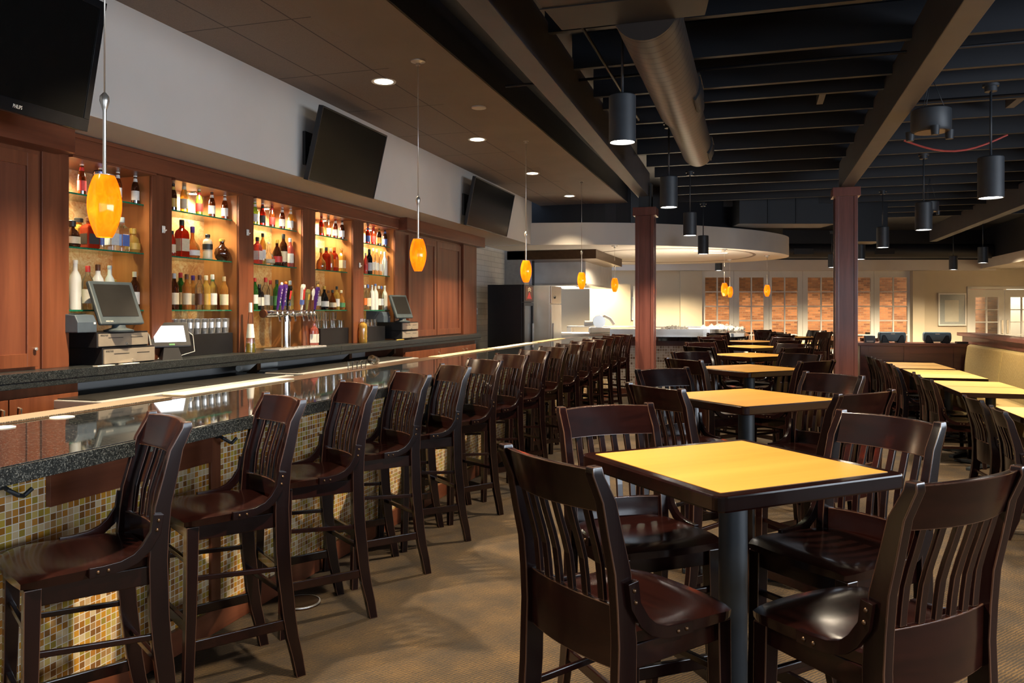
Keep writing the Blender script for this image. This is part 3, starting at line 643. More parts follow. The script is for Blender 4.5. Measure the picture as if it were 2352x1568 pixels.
def bottle(kind, glass, lab, capm, sc=1.0):
    key = (kind, glass, lab, capm)
    if key not in CACHE:
        pr, cap, lb, nl = PROF[kind]; sq = kind in ('square', 'tallsquare'); seg = 4 if sq else 18; ph = PI / 4 if sq else 0
        r = thing('bottle', 'x', 'bottle')
        MB().lathe([(a * (1.22 if sq else 1), h) for a, h in pr], seg=seg, ph=ph, smooth=not sq).build('glass', glass, r, bevel=.008 if sq else 0)
        MB().lathe([(.0, cap[1]), (cap[0], cap[1]), (cap[0] * 1.02, cap[2] - .004), (cap[0] * .85, cap[2]), (.0, cap[2])], seg=16).build('cap', capm, r)
        if lb and lab:
            if sq:
                a = lb[0] * .865; MB().box(a - .001, a + .0012, -.036, .036, lb[1], lb[2]).box(-.036, .036, -a - .0012, -a + .001, lb[1], lb[2]).build('paper_label', lab, r)
            else: MB().lathe([(lb[0], lb[1]), (lb[0], lb[2])], seg=20, cap=False).build('paper_label', lab, r)
        if nl and lab: MB().lathe([(nl[0] + .001, nl[1]), (nl[0] * .86, nl[2])], seg=16, cap=False).build('neck_label', lab, r)
        CACHE[key] = r; r.scale = (sc, sc, sc); r['new'] = 1
        return r
    r = dup(CACHE[key], (0, 0, 0)); r.scale = (sc, sc, sc); return r
def put(b, loc, label, rz=0., group=None):
    b.location = loc; b['label'] = label; b.rotation_euler = (0, 0, rz)
    if group: b['group'] = group
    if 'new' in b: del b['new']
    return b
# (y, kind, glass, label, cap, short description, scale, dx)
W = 'lwhite'
ROWS = {
 (0, 'top'): [(4.81, 'beer', 'amber', 'lred', W, 'brown beer bottle with red label'), (4.99, 'beer', 'darkamber', 'lblue', W, 'dark beer bottle with blue label'), (5.17, 'beer', 'amber', W, W, 'brown beer bottle with white label'), (5.36 - .08, 'beer', 'darkamber', W, W, 'dark beer bottle with white oval label')],
 (0, 'middle'): [(4.62, 'bulb', 'darkamber', 'lcream', 'lblack', 'dark round bottle with cream label'), (4.76, 'square', 'gold', 'lblack', 'lblack', 'square pale gold bottle with black label', 1.1), (4.91, 'square', 'redliq', 'lblack', 'lbrown', 'square red liquor bottle', 1.1), (5.0, 'slim', 'clearglass', 'lblue', 'clearglass', 'short clear bottle with blue label', .62),
                 (5.07, 'tallsquare', 'clearglass', 'lgrey', 'lgrey', 'clear square bottle with grey arch label', .95), (5.17, 'tallsquare', 'clearglass', 'lblue', 'lgrey', 'clear square bottle with blue grey label', .95), (5.245, 'bulb', 'gold', 'lgold', 'lgold', 'squat golden bottle with round stopper', 1.0)],
 (0, 'bottom'): [(4.66, 'frosted', 'frost', None, W, 'frosted white bottle with white cap', 1.12), (4.80, 'liquor', 'clearglass', W, 'lred', 'clear bottle with red cap', 1.05), (4.90, 'liquor', 'milk', None, 'lbrown', 'milky white bottle with brown cap', 1.1), (4.985, 'bulb', 'milk', None, 'lgold', 'white bottle with gold cap', 1.1),
                 (5.04, 'frosted', 'frost', None, 'lgrey', 'frosted bottle with grey cap', 1.05), (5.09, 'bulb', 'milk', None, 'lgold', 'white bottle with gold cap', 1.2), (5.165, 'bulb', 'milk', 'lcream', 'lgold', 'round white bottle with gold cap', 1.25), (5.25, 'liquor', 'darkamber', W, 'lcream', 'dark brown bottle with white label', .98)],
 (1, 'top'): [(5.60, 'beer', 'darkamber', 'lgold', 'lblack', 'dark beer bottle with gold label'), (5.83, 'beer', 'gold', 'lcream', 'clearglass', 'clear yellow beer bottle', 1.12), (6.02, 'beer', 'lime', 'lred', W, 'bright green yellow beer bottle'), (6.16, 'beer', 'amber', W, 'lblack', 'brown beer bottle with white disc label'), (6.31, 'beer', 'amber', W, W, 'red brown beer bottle with white label')],
 (1, 'middle'): [(5.60, 'liquor', 'redliq', 'lcream', 'lblack', 'red liquor bottle', .7), (5.74, 'tallsquare', 'redliq', 'lcream', 'lblack', 'tall red brown whiskey bottle with black cap', 1.14), (5.90, 'cognac', 'whiskey', W, 'lpurple', 'round shouldered cognac bottle with purple neck', 1.12), (6.09, 'ceramic', 'ceramic', 'lblack', 'lblack', 'ribbed cream ceramic bottle'), (6.29, 'xo', 'darkamber', None, 'lgold', 'round faceted brown decanter with gold stopper', 1.1)],
 (1, 'bottom'): [(5.62, 'liquor', 'darkamber', 'lcream', 'lgrey', 'dark bottle with cream label'), (5.71, 'liquor', 'green', 'lcream', 'lred', 'green bottle with red cap', 1.06), (5.82, 'liquor', 'whiskey', 'lcream', 'lbrown', 'whiskey bottle with cream label'), (5.92, 'liquor', 'whiskey', W, 'lpurple', 'whiskey bottle with purple neck'), (6.02, 'liquor', 'clearglass', 'lbrown', 'lbrown', 'clear bottle with brown round label'),
                 (6.12, 'liquor', 'gold', 'lgold', 'lcream', 'golden bottle with gold label'), (6.21, 'liquor', 'clearglass', W, W, 'clear bottle with large white label', 1.04), (6.28, 'liquor', 'gold', 'lcream', 'lgreen', 'pale gold bottle with green cap'), (6.37, 'liquor', 'whiskey', 'lcream', 'ltan', 'whiskey bottle with tan cork')],
 (2, 'top'): [(6.76, 'beer', 'lime', W, W, 'green yellow beer bottle with white label'), (6.96, 'beer', 'redliq', 'lblack', W, 'red brown beer bottle'), (7.12, 'beer', 'amber', 'lred', 'lred', 'brown beer bottle with red label'), (7.28, 'beer', 'amber', W, W, 'brown beer bottle with white label'), (7.43, 'beer', 'gold', W, W, 'clear yellow beer bottle with white label')],
 (2, 'middle'): [(6.80, 'tallsquare', 'pinkliq', W, 'lblack', 'square clear bottle of red liquor', .95), (6.94, 'slim', 'gold', W, 'lblack', 'slim olive bottle with black cap'), (7.05, 'drop', 'clearglass', 'lcream', W, 'teardrop clear bottle', 1.1), (7.18, 'jug', 'darkamber', 'lred', 'lgold', 'dark jug shaped bottle', 1.05), (7.31, 'liquor', 'darkamber', 'lcream', 'lblack', 'tall dark brown bottle with cream label', 1.1), (7.43, 'liquor', 'pinkliq', W, W, 'pink liquor bottle with white label')],
 (2, 'bottom'): [(6.72, 'slim', 'green', W, 'lred', 'green bottle with red cap'), (6.82, 'tallsquare', 'blackglass', W, 'lblack', 'black square bottle', .9), (6.93, 'liquor', 'clearglass', 'lgrey', 'lred', 'clear gin bottle with red cap', 1.05), (7.03, 'liquor', 'clearglass', W, 'lred', 'clear gin bottle with white label'), (7.19, 'liquor', 'green', 'lgreen', 'lblack', 'green bottle behind the tap handles'), (7.34, 'tallsquare', 'clearglass', 'lblue', 'lgrey', 'clear square gin bottle with blue label', .95), (7.45, 'liquor', 'gold', 'lhop', 'lgrey', 'pale gin bottle with olive label')],
 (3, 'top'): [(7.98, 'beer', 'redliq', 'lorange', 'lred', 'orange red beer bottle'), (8.17, 'beer', 'amber', 'lcream', 'lgold', 'brown beer bottle with cream label'), (8.37, 'beer', 'amber', W, 'lred', 'brown beer bottle with white label'), (8.54, 'beer', 'darkamber', W, 'lblack', 'dark beer bottle with white disc label')],
 (3, 'middle'): [(7.93, 'cognac', 'whiskey', None, 'lgold', 'round clear decanter with gold cap', 1.0), (8.11, 'tallsquare', 'redliq', None, 'lblack', 'square red whiskey bottle', .95), (8.24, 'liquor', 'whiskey', None, 'lcream', 'whiskey bottle standing behind', .85), (8.34, 'tallsquare', 'redliq', 'lorange', 'lorange', 'square bottle with orange red label'), (8.53, 'tallsquare', 'gold', 'lcream', 'clearglass', 'square gold bottle with cream label', 1.0)],
 (3, 'bottom'): [(7.86, 'liquor', 'clearglass', W, 'clearglass', 'clear bottle with white label', 1.05), (8.06, 'jug', 'blackglass', W, 'lgold', 'black rum bottle with white label', 1.05), (8.19, 'jug', 'clearglass', 'lred', 'lbrown', 'clear rum bottle with pink label', .9), (8.30, 'jug', 'amber', 'lcream', 'lblack', 'brown rum bottle with cream label', .9), (8.43, 'liquor', 'gold', W, 'lblack', 'golden rum bottle with white label', .9), (8.56, 'jug', 'whiskey', 'lgreen', 'lcream', 'rum bottle with green label', .9)],
 (4, 'top'): [(9.10, 'beer', 'redliq', 'lblue', 'lorange', 'orange beer bottle with blue label'), (9.28, 'beer', 'redliq', 'lred', W, 'red beer bottle with red label', 1.08), (9.48, 'beer', 'darkamber', 'lgold', 'lblack', 'dark beer bottle with gold label', 1.05), (9.68, 'beer', 'darkamber', 'lblue', 'lblack', 'dark beer bottle with blue label')],
 (4, 'middle'): [(9.04, 'slim', 'pinkliq', 'lred', W, 'clear bottle with red label', .85), (9.17, 'liquor', 'blackglass', 'lgrey', 'lblack', 'tall black vodka bottle', 1.05), (9.29, 'slim', 'clearglass', W, W, 'slim clear vodka bottle with white label', 1.1), (9.42, 'slim', 'clearglass', W, W, 'slim clear vodka bottle with white label', 1.08), (9.57, 'slim', 'clearglass', W, W, 'slim clear vodka bottle with white label', 1.02), (9.71, 'frosted', 'frost', None, 'frost', 'frosted vodka bottle')],
 (4, 'bottom'): [(9.02, 'slim', 'clearglass', 'lorange', W, 'slim clear bottle with orange label'), (9.13, 'liquor', 'clearglass', 'lcream', 'lblue', 'clear vodka bottle with blue cap', 1.05), (9.26, 'frosted', 'frost', None, 'lgrey', 'frosted vodka bottle'), (9.38, 'frosted', 'frost', None, 'lblue', 'frosted vodka bottle with blue cap', 1.05), (9.50, 'slim', 'clearglass', W, W, 'slim clear bottle with white label'), (9.60, 'slim', 'clearglass', 'lgrey', 'lblue', 'slim clear bottle with grey label'), (9.71, 'frosted', 'frost', None, W, 'frosted bottle with white cap')],
}
YA = {(0, 'top'): [4.81, 4.99, 5.17, 5.36], (0, 'middle'): [4.72, 4.79, 4.91, 5.04, 5.16, 5.28, 5.41], (0, 'bottom'): [4.75, 4.87, 4.97, 5.04, 5.09, 5.14, 5.23, 5.36],
 (1, 'top'): [5.8, 5.94, 6.14, 6.32, 6.51], (1, 'middle'): [5.79, 5.91, 6.05, 6.26, 6.47], (1, 'bottom'): [5.81, 5.9, 5.99, 6.08, 6.18, 6.28, 6.38, 6.47, 6.57],
 (2, 'top'): [6.99, 7.13, 7.31, 7.51, 7.68], (2, 'middle'): [7.03, 7.14, 7.26, 7.44, 7.58, 7.73], (2, 'bottom'): [6.99, 7.08, 7.21, 7.31, 7.45, 7.64, 7.75],
 (3, 'top'): [8.29, 8.48, 8.67, 8.86], (3, 'middle'): [8.28, 8.42, 8.54, 8.64, 8.85], (3, 'bottom'): [8.2, 8.39, 8.51, 8.63, 8.76, 8.9],
 (4, 'top'): [9.46, 9.64, 9.83, 10.03], (4, 'middle'): [9.4, 9.52, 9.65, 9.78, 9.94, 10.07], (4, 'bottom'): [9.37, 9.48, 9.62, 9.74, 9.86, 9.96, 10.08]}
RAD = dict(beer=.031, liquor=.040, square=.050, tallsquare=.044, cognac=.057, xo=.065, bulb=.057, frosted=.038, slim=.032, ceramic=.045, drop=.059, jug=.053)
for (b, s), row in ROWS.items():
    ys = YA[(b, s)]; placed = []
    for i, r in enumerate(row):
        kind, gl, lb, cp, d = r[1:6]; sc = r[6] if len(r) > 6 else 1.
        rad = RAD[kind] * sc; lo, hi = BAYS[b][0] + rad + .006, BAYS[b][1] - rad - .006
        for x in (-4.775, -4.90, -4.965):
            over = max(0, ys[-1] * 4.775 / 4.87 - (BAYS[b][1] - RAD[row[-1][1]] * (row[-1][6] if len(row[-1]) > 6 else 1.) - .006))
            y = ys[i] * -x / 4.87 - over * (ys[i] - ys[0]) / (ys[-1] - ys[0]); y = min(max(y, lo), hi)
            if all(math.hypot(x - px, y - py) > rad + pr + .002 for px, py, pr in placed): break
        placed.append((x, y, rad))
        put(bottle(kind, gl, lb, cp, sc), (x, y, SH[s] + .0005), '%s, %s from left, %s shelf, %s bay' % (d, ORD[i], s, BAYN[b]), random.uniform(-.2, .2), 'bottles in the %s bay' % BAYN[b])

# ------------------------------------------------------------------ things standing on the back counter
CZ = 1.15
def cash_drawer(label, x0, x1, y0, y1, z0, z1, let=True):
    t = thing('cash_drawer', label, 'cash drawer', ((x0 + x1) / 2, (y0 + y1) / 2, z0), 0, 'stacked cash drawers'); hx, hy, h = (x1 - x0) / 2, (y1 - y0) / 2, z1 - z0
    bx('body', 'blackplastic', -hx, hx - .012, -hy, hy, 0, h, t, .004); f = bx('drawer_front', 'drawersteel', hx - .012, hx, -hy + .008, hy - .008, .010, h - .012, t, .002)
    for a, b in ((-.62, -.05), (.25, .75)): bx('slot', 'blackplastic', hx - .001, hx + .001, a * hy, b * hy, h * .60, h * .64, f)
    MB().lathe([(.0, 0), (.010, 0), (.010, .006), (.0, .008)], (hx, .08 * hy, h * .22), 12, 0, 'X').bar((hx + .006, .08 * hy, h * .22), (hx + .02, .08 * hy, h * .20), .012, .003).build('lock', 'rimmetal', f)
    if let: text('micros', .026, (hx + .001, -hy + .02, h * .74), FACE_X, 'lblack', t)
    return t
cash_drawer('lower black cash drawer with steel front, left stack', -4.90, -4.50, 4.64, 5.16, CZ, 1.276)
cash_drawer('upper black cash drawer with steel front, left stack', -4.90, -4.51, 4.60, 5.10, 1.277, 1.39)
cash_drawer('lower cash drawer with bronze front, right stack near the tall doors', -4.94, -4.50, 9.74, 10.26, CZ + .015, 1.275, False)
cash_drawer('upper cash drawer with bronze front, right stack near the tall doors', -4.94, -4.50, 9.74, 10.26, 1.277, 1.388, False)
def pos(label, loc, rz, w, h, d, sm, let=None, tilt=R(-22), back='greyplastic'):
    t = thing('point_of_sale_terminal', label, 'cash register screen', loc, rz)
    mb = MB().lathe([(.0, 0), (.10, 0), (.105, .012), (.05, .03), (.045, .05), (.0, .05)], (-.03, 0, 0), 24); mb.build('foot', back, t)
    M4 = Matrix.Translation((.02, 0, .06)) @ Matrix.Rotation(tilt, 4, 'Y')
    mb = MB(); a = w / 2
    mb.loft([[M4 @ Vector(p) for p in L] for L in ([(0, -a, 0), (0, a, 0), (0, a, h), (0, -a, h)], [(-.03, -a * 1.0, 0), (-.03, a * 1.0, 0), (-.03, a * 1.0, h), (-.03, -a * 1.0, h)], [(-d, -a * .62, h * .12), (-d, a * .62, h * .12), (-d, a * .62, h * .86), (-d, -a * .62, h * .86)])])
    mb.build('housing', back, t, bevel=.010)
    mb = MB().loft([[M4 @ Vector(p) for p in L] for L in ([(.0005, -a * .82, h * .17), (.0005, a * .82, h * .17), (.0005, a * .82, h * .92), (.0005, -a * .82, h * .92)], [(.003, -a * .82, h * .17), (.003, a * .82, h * .17), (.003, a * .82, h * .92), (.003, -a * .82, h * .92)])])
    mb.build('screen', sm, t)
    if let:
        o = text(let, .022, tuple(M4 @ Vector((.002, -a * .75, h * .045))), (0, 0, 0), 'paper', t); o.rotation_euler = (M4.to_3x3() @ Matrix.Rotation(R(90), 3, 'Z') @ Matrix.Rotation(R(90), 3, 'X')).to_euler()
    return t
pos('grey register screen tilted back on top of the left cash drawers', (-4.49, 4.80, 1.39), R(-8), .375, .345, .085, 'posscreen', 'micros', R(-24))
pos('grey register screen on the right cash drawers before the tall doors', (-4.49, 9.77, 1.388), R(-12), .36, .33, .085, 'posscreen', None, R(-22))
def printer(label, loc, w, d, h):
    t = thing('receipt_printer', label, 'printer', loc, 0)
    MB().loft([[(-d, -w, 0), (d, -w, 0), (d, w, 0), (-d, w, 0)], [(-d, -w, h * .5), (d, -w, h * .5), (d, w, h * .5), (-d, w, h * .5)], [(-d, -w, h), (d * .82, -w, h * .86), (d * .82, w, h * .86), (-d, w, h)]]).build('housing', 'slateplastic', t, bevel=.006)
    bx('paper_slot', 'blackplastic', -.02, d * .6, -w * .6, w * .6, h * .90, h * .93, t); bx('switch', 'white', d, d + .002, w * .65, w * .85, h * .40, h * .50, t)
    return t
printer('dark grey receipt printer on the left cash drawers beside the screen', (-4.69, 4.525, 1.391), .085, .16, .145)
printer('dark grey receipt printer behind the right register screen', (-4.80, 9.62, 1.389), .10, .13, .16)
t = thing('order_tablet', 'black order tablet with a bright white screen right of the cash drawers', 'tablet', (-4.56, 5.40, CZ), R(-30))
M4 = Matrix.Translation((.02, 0, .10)) @ Matrix.Rotation(R(-26), 4, 'Y')
def slab(x0, x1, y0, y1, z0, z1): return [[tuple(M4 @ Vector(p)) for p in [(x, y0, z0), (x, y1, z0), (x, y1, z1), (x, y0, z1)]] for x in (x0, x1)]
MB().loft(slab(-.03, .0, -.165, .165, 0, .225)).build('frame', 'blackplastic', t, bevel=.012); MB().loft(slab(.0, .002, -.125, .125, .045, .19)).build('screen', 'whitescreen', t)
MB().loft([[(-.12, -.08, 0), (.05, -.08, 0), (.05, .08, 0), (-.12, .08, 0)], [(-.03, -.05, .13), (.0, -.05, .13), (.0, .05, .13), (-.03, .05, .13)]]).build('stand', 'blackplastic', t)
MB().loft(slab(.0, .0015, -.015, .03, .015, .03)).build('status_light', 'lgreen', t)
MB().tube([tuple(M4 @ Vector((-.02, .16, .15))), tuple(M4 @ Vector((.0, .19, .10))), (.04, .18, .06), (-.02, .05, .015), (-.05, -.12, .006)], .003, 6).build('cable', 'white', t)
put(bottle('liquor', 'redliq', W, 'lred', .95), (-4.74, 5.50, CZ), 'red liquor bottle with red cap behind the white order tablet', 0, 'bottles on the back counter')
put(bottle('tallsquare', 'pinkliq', W, 'clearglass', 1.0), (-4.60, 7.68, CZ), 'rectangular bottle with large white label right of the beer taps', .3, 'bottles on the back counter')
put(bottle('ceramic', 'gold', None, 'clearglass', 1.3), (-4.60, 8.80, CZ), 'ribbed golden bottle standing left of the right cash drawers', 0, 'bottles on the back counter')
t = thing('bottle', 'very tall tapering clear bottle with yellow liqueur left of the taps', 'bottle', (-4.55, 6.46, CZ), 0, 'bottles on the back counter')
MB().lathe([(.0, 0), (.045, 0), (.047, .01), (.038, .14), (.024, .30), (.015, .40), (.014, .45)], seg=20).build('glass', 'clearglass', t); MB().lathe([(.0, .004), (.042, .004), (.040, .09), (.0, .09)], seg=20).build('liqueur', 'yellow', t)
MB().lathe([(.0385, .14), (.028, .27)], seg=20, cap=False).build('paper_label', 'lwhite', t); MB().lathe([(.0, .38), (.0175, .38), (.0165, .47), (.0, .47)], seg=16).build('cap', 'lwhite', t)
for y0, y1, lab in ((5.60, 6.40, 'long black box carrying the row of steel cups'), (7.98, 8.63, 'black box carrying the stacked glasses right of the taps'), (9.10, 9.62, 'black box behind the ribbed golden bottle')):
    tag(bx('riser_box', 'blackplastic', -5.0, -4.70, y0, y1, CZ, CZ + .19, None, .004), lab, 'box', 'black riser boxes')
t = None
for i in range(8):
    lab = 'upturned steel shaker cup on the long black box, %s from the left' % ORD[i]
    if t is None:
        t = thing('shaker_cup', lab, 'cup', (-4.76, 5.68, CZ + .19), 0, 'steel shaker cups'); MB().lathe([(.0, .0), (.033, .0), (.034, .004), (.043, .125), (.0445, .128), (.0445, .133), (.042, .133), (.040, .05), (.0, .05)], seg=24, cap=False).build('body', 'steel', t)
    else: dup(t, (-4.76, 5.68 + .097 * i, CZ + .19), None, lab)
gp = None
def rocks(loc, lab, grp, rx=0):
    global gp
    if gp is None:
        gp = thing('rocks_glass', lab, 'glass', loc, 0, grp); MB().lathe([(.0, .0), (.036, .0), (.041, .09), (.039, .09), (.033, .01), (.0, .01)], seg=14, cap=False).build('bowl', 'clearglass', gp); g = gp
    else: g = dup(gp, loc, None, lab, grp)
    g.rotation_euler = (rx, 0, 0); return g
for lv, (n, z) in enumerate(((7, CZ + .191), (5, CZ + .286))):
    for i in range(n): rocks((-4.77 + .05 * (i % 2), 8.03 + .088 * i, z), 'clear rocks glass in the %s layer on the black box right of the taps' % ('lower' if lv == 0 else 'upper'), 'rocks glasses %s layer' % lv)
for i in range(4): rocks((-4.78, 9.16 + .10 * i, CZ + .191), 'clear rocks glass on the black box behind the ribbed golden bottle', 'rocks glasses by the cash drawers')
# beer tower
t = thing('beer_tower', 'chrome T-shaped beer tower with a row of faucets on the back counter', 'beer tap', (-4.60, 7.13, CZ))
MB().lathe([(.065, 0), (.065, .012), (.046, .02), (.046, .345), (.0, .345)], seg=28).build('column', 'chrome', t)
MB().lathe([(.0, -.40), (.036, -.395), (.038, -.38), (.038, .50), (.036, .515), (.0, .52)], (0, 0, .365), 24, 0, 'Y').build('crossbar', 'chrome', t)
MB().lathe([(.0, -.402), (.041, -.402), (.041, -.38), (.0, -.38)], (0, 0, .365), 24, 0, 'Y').build('end_cap', 'lbrown', t)
HY_ = [6.86, 6.95, 7.04, 7.14, 7.30, 7.40, 7.48, 7.55]
for y in HY_:
    yy = y - 7.13; f = MB().tube([(.03, yy, .365), (.075, yy, .368), (.095, yy, .345), (.105, yy, .30), (.108, yy, .285)], .011, 10).lathe([(.0, .365), (.012, .365), (.014, .39), (.008, .41)], (.075, yy, 0), 12).build('faucet', 'chrome', t)
HN = [(6.86, 'purple', 'lpurple', 'lwhite', .25, 'ABITA'), (6.95, 'purple and gold', 'lpurple', 'lorange', .26, 'ABITA'), (7.04, 'black and red', 'blackglass', 'lred', .25, None), (7.30, 'red white and blue', 'lwhite', 'lred', .27, None), (7.40, 'olive hop', 'lhop', 'lgold', .22, None), (7.48, 'brown oval', 'lbrown', 'lwhite', .25, None), (7.56, 'second purple', 'lpurple', 'lgold', .25, 'ABITA')]
for i, (y, nm, m1, m2, h, tx) in enumerate(HN):
    tt = thing('tap_handle', '%s beer tap handle, %s from the left on the chrome tower' % (nm, ORD[i]), 'tap handle', (-4.525, y, CZ + .40), 0, 'beer tap handles')
    tt.rotation_euler = (R(random.uniform(-6, 6)), R(8), 0)
    MB().loft([[(-a, -b, z), (a, -b, z), (a, b, z), (-a, b, z)] for z, a, b in ((0, .008, .010), (.05, .010, .013), (.10, .013, .019), (h - .03, .016, .026), (h, .012, .020))]).build('grip', m1, tt, bevel=.004)
    MB().loft([[(x, -b, z) for x, b, z in ((.0135, .012, .11), (.0165, .018, h - .05))] + [(x, b, z) for x, b, z in ((.0165, .018, h - .05), (.0135, .012, .11))], [(x + .002, -b, z) for x, b, z in ((.0135, .012, .11), (.0165, .018, h - .05))] + [(x + .002, b, z) for x, b, z in ((.0165, .018, h - .05), (.0135, .012, .11))]]).build('badge', m2 if not tx else m1, tt)
    if nm == 'red white and blue':
        bx('badge', 'lblue', -.0145, .0145, -.020, .020, .06, .11, tt); bx('badge', 'lred', -.017, .0185, .008, .018, .12, h - .03, tt)
    if nm == 'brown oval': MB().lathe([(.0, 0), (.030, 0), (.030, .006), (.0, .008)], (.012, 0, h - .06), 20, 0, 'X', sy=1.5).build('badge', 'lwhite', tt)
    if tx: text('\n'.join(tx), .030, (.0188, 0, h - .055), FACE_X, 'paper', tt, 'CENTER'); MB().ball((0, 0, h + .012), .014, sz=1.3).build('finial', m2, tt)
t = thing('drip_tray', 'flat steel drip tray under the beer tower', 'tray', (-4.55, 7.25, CZ), 0); bx('pan', 'brushed', -.09, .09, -.45, .45, 0, .018, t, .004)
for i in range(11): bx('grate_bar', 'steel', -.075, .075, -.42 + .08 * i, -.405 + .08 * i, .018, .022, t)
tag(MB().tube([(-4.50, 9.55, CZ + .008), (-4.485, 9.75, CZ + .008)], .007, 6).build('pencil', 'lgold'), 'yellow pencil lying before the right cash drawers', 'pencil')
for i, (y, m, lb) in enumerate([(4.86, 'lblue', 'white and blue'), (4.62, 'lwhite', 'white')]): tag(bx('paper_slip', m if i else 'white', -4.50, -4.455, y - .08, y + .08, CZ, CZ + .004), '%s paper slip poking out under the left cash drawers' % lb, 'paper')
# ------------------------------------------------------------------ the long bar
def front_edge(x): return x
t = thing('bar_counter', 'long bar counter with polished black granite top and amber mosaic front', 'bar', (-2.7, 6.5, 0))
def B(x0, x1, y0, y1, z0, z1): return (x0 + 2.7, x1 + 2.7, y0 - 6.5, y1 - 6.5, z0, z1)
Y0, Y1 = -.5, 14.25
bx('countertop', 'granite', *B(-3.20, -2.202, Y0, Y1, 1.045, 1.07), t, .003)
bx('top_edge', 'graniteedge', *B(-2.215, -2.198, Y0, Y1, 1.010, 1.066), t, .003)
bx('top_underside', 'graniteedge', *B(-3.19, -2.215, Y0, Y1, 1.012, 1.045), t)
bx('core', 'blackplastic', *B(-3.05, -2.52, Y0, Y1, 0, 1.012), t)
for a, b in ((Y0, 3.22), (3.29, 5.60), (5.67, 8.0), (8.07, 10.4), (10.47, 12.8), (12.87, Y1)): bx('mosaic_panel', 'mosaic', *B(-2.52, -2.50, a, b, .115, 1.012), t)
for y in (3.22, 5.60, 8.0, 10.4, 12.8): bx('stile', 'cherry', *B(-2.52, -2.485, y, y + .07, .115, 1.0), t, .002)
bx('base_board', 'cherry_y', *B(-2.52, -2.48, Y0, Y1, 0, .115), t, .003)
bx('top_rail', 'cherry_y', *B(-2.52, -2.475, Y0, Y1, .985, 1.012), t, .002)
bx('header_board', 'cherry_y', *B(-2.52, -2.478, 2.305, 3.22, .825, .985), t, .002)
bx('mat_ledge', 'bronze', *B(-3.20, -3.0, Y0, Y1, 1.0701, 1.0715), t)
for i, (y, lab) in enumerate([(2.10, 'at the left picture edge'), (3.25, 'behind the second stool')]):
    o = MB().tube([(-2.47, y, .95), (-2.44, y, .935), (-2.42, y + .02, .915), (-2.43, y + .05, .905), (-2.425, y + .08, .925)], .008, 8).lathe([(.0, 0), (.018, 0), (.015, .012), (.0, .014)], (-2.475, y, .95), 12, 0, 'X')
    tag(o.build('coat_hook', 'iron'), 'black iron purse hook under the bar top, ' + lab, 'hook', 'purse hooks')
matm = grid_mat('bar_mat', .012, [(.30, .22, .13), (.22, .16, .09), (.38, .29, .18)], (.12, .09, .06), .15, .6)
for i, (y0, y1, m) in enumerate([(1.9, 3.6, matm), (3.7, 4.8, 'lcream'), (7.5, 9.2, 'ltan'), (9.35, 11.2, 'lcream'), (11.4, 13.0, 'ltan')]):
    tag(bx('bar_mat', m, -3.18, -3.03, y0, y1, 1.0716, 1.079, None, .002), 'long narrow bar mat on the service edge of the bar, %s from the viewer' % ORD[i], 'mat', 'bar mats')
for i, (x, y) in enumerate([(-2.94, 2.50), (-2.965, 2.82)]):
    tag(MB().lathe([(.0, 0), (.05, 0), (.05, .003), (.0, .003)], (x, y, 1.0702), 28).build('coaster', 'paper'), 'white round coaster on the bar top, %s one' % ('nearer' if i == 0 else 'farther'), 'coaster', 'coasters')
sg = None
for i in range(4):
    lab = 'upturned clear shot glass on the far edge of the bar, %s of the row' % ORD[i]
    if sg is None:
        sg = thing('shot_glass', lab, 'glass', (-3.10, 5.72, 1.0715), 0, 'shot glasses'); MB().lathe([(.0, 0), (.020, 0), (.027, .065), (.025, .065), (.017, .012), (.0, .012)], seg=14, cap=False).build('bowl', 'clearglass', sg)
    else: dup(sg, (-3.10, 5.72 + .075 * i, 1.0715), None, lab)
rocks((-3.12, 6.22, 1.113), 'clear rocks glass lying on its side at the far edge of the bar', None, R(80))
t = thing('floor_cover', 'round metal floor cover on the carpet under the third bar stool', 'floor cover', (-2.30, 3.70, 0)); MB().lathe([(.0, 0), (.105, 0), (.105, .008), (.095, .012), (.0, .010)], seg=36).build('plate', 'bronze', t); MB().lathe([(.097, .010), (.105, .008), (.104, .013), (.098, .014)], seg=36, cap=False).build('rim', 'steel', t)

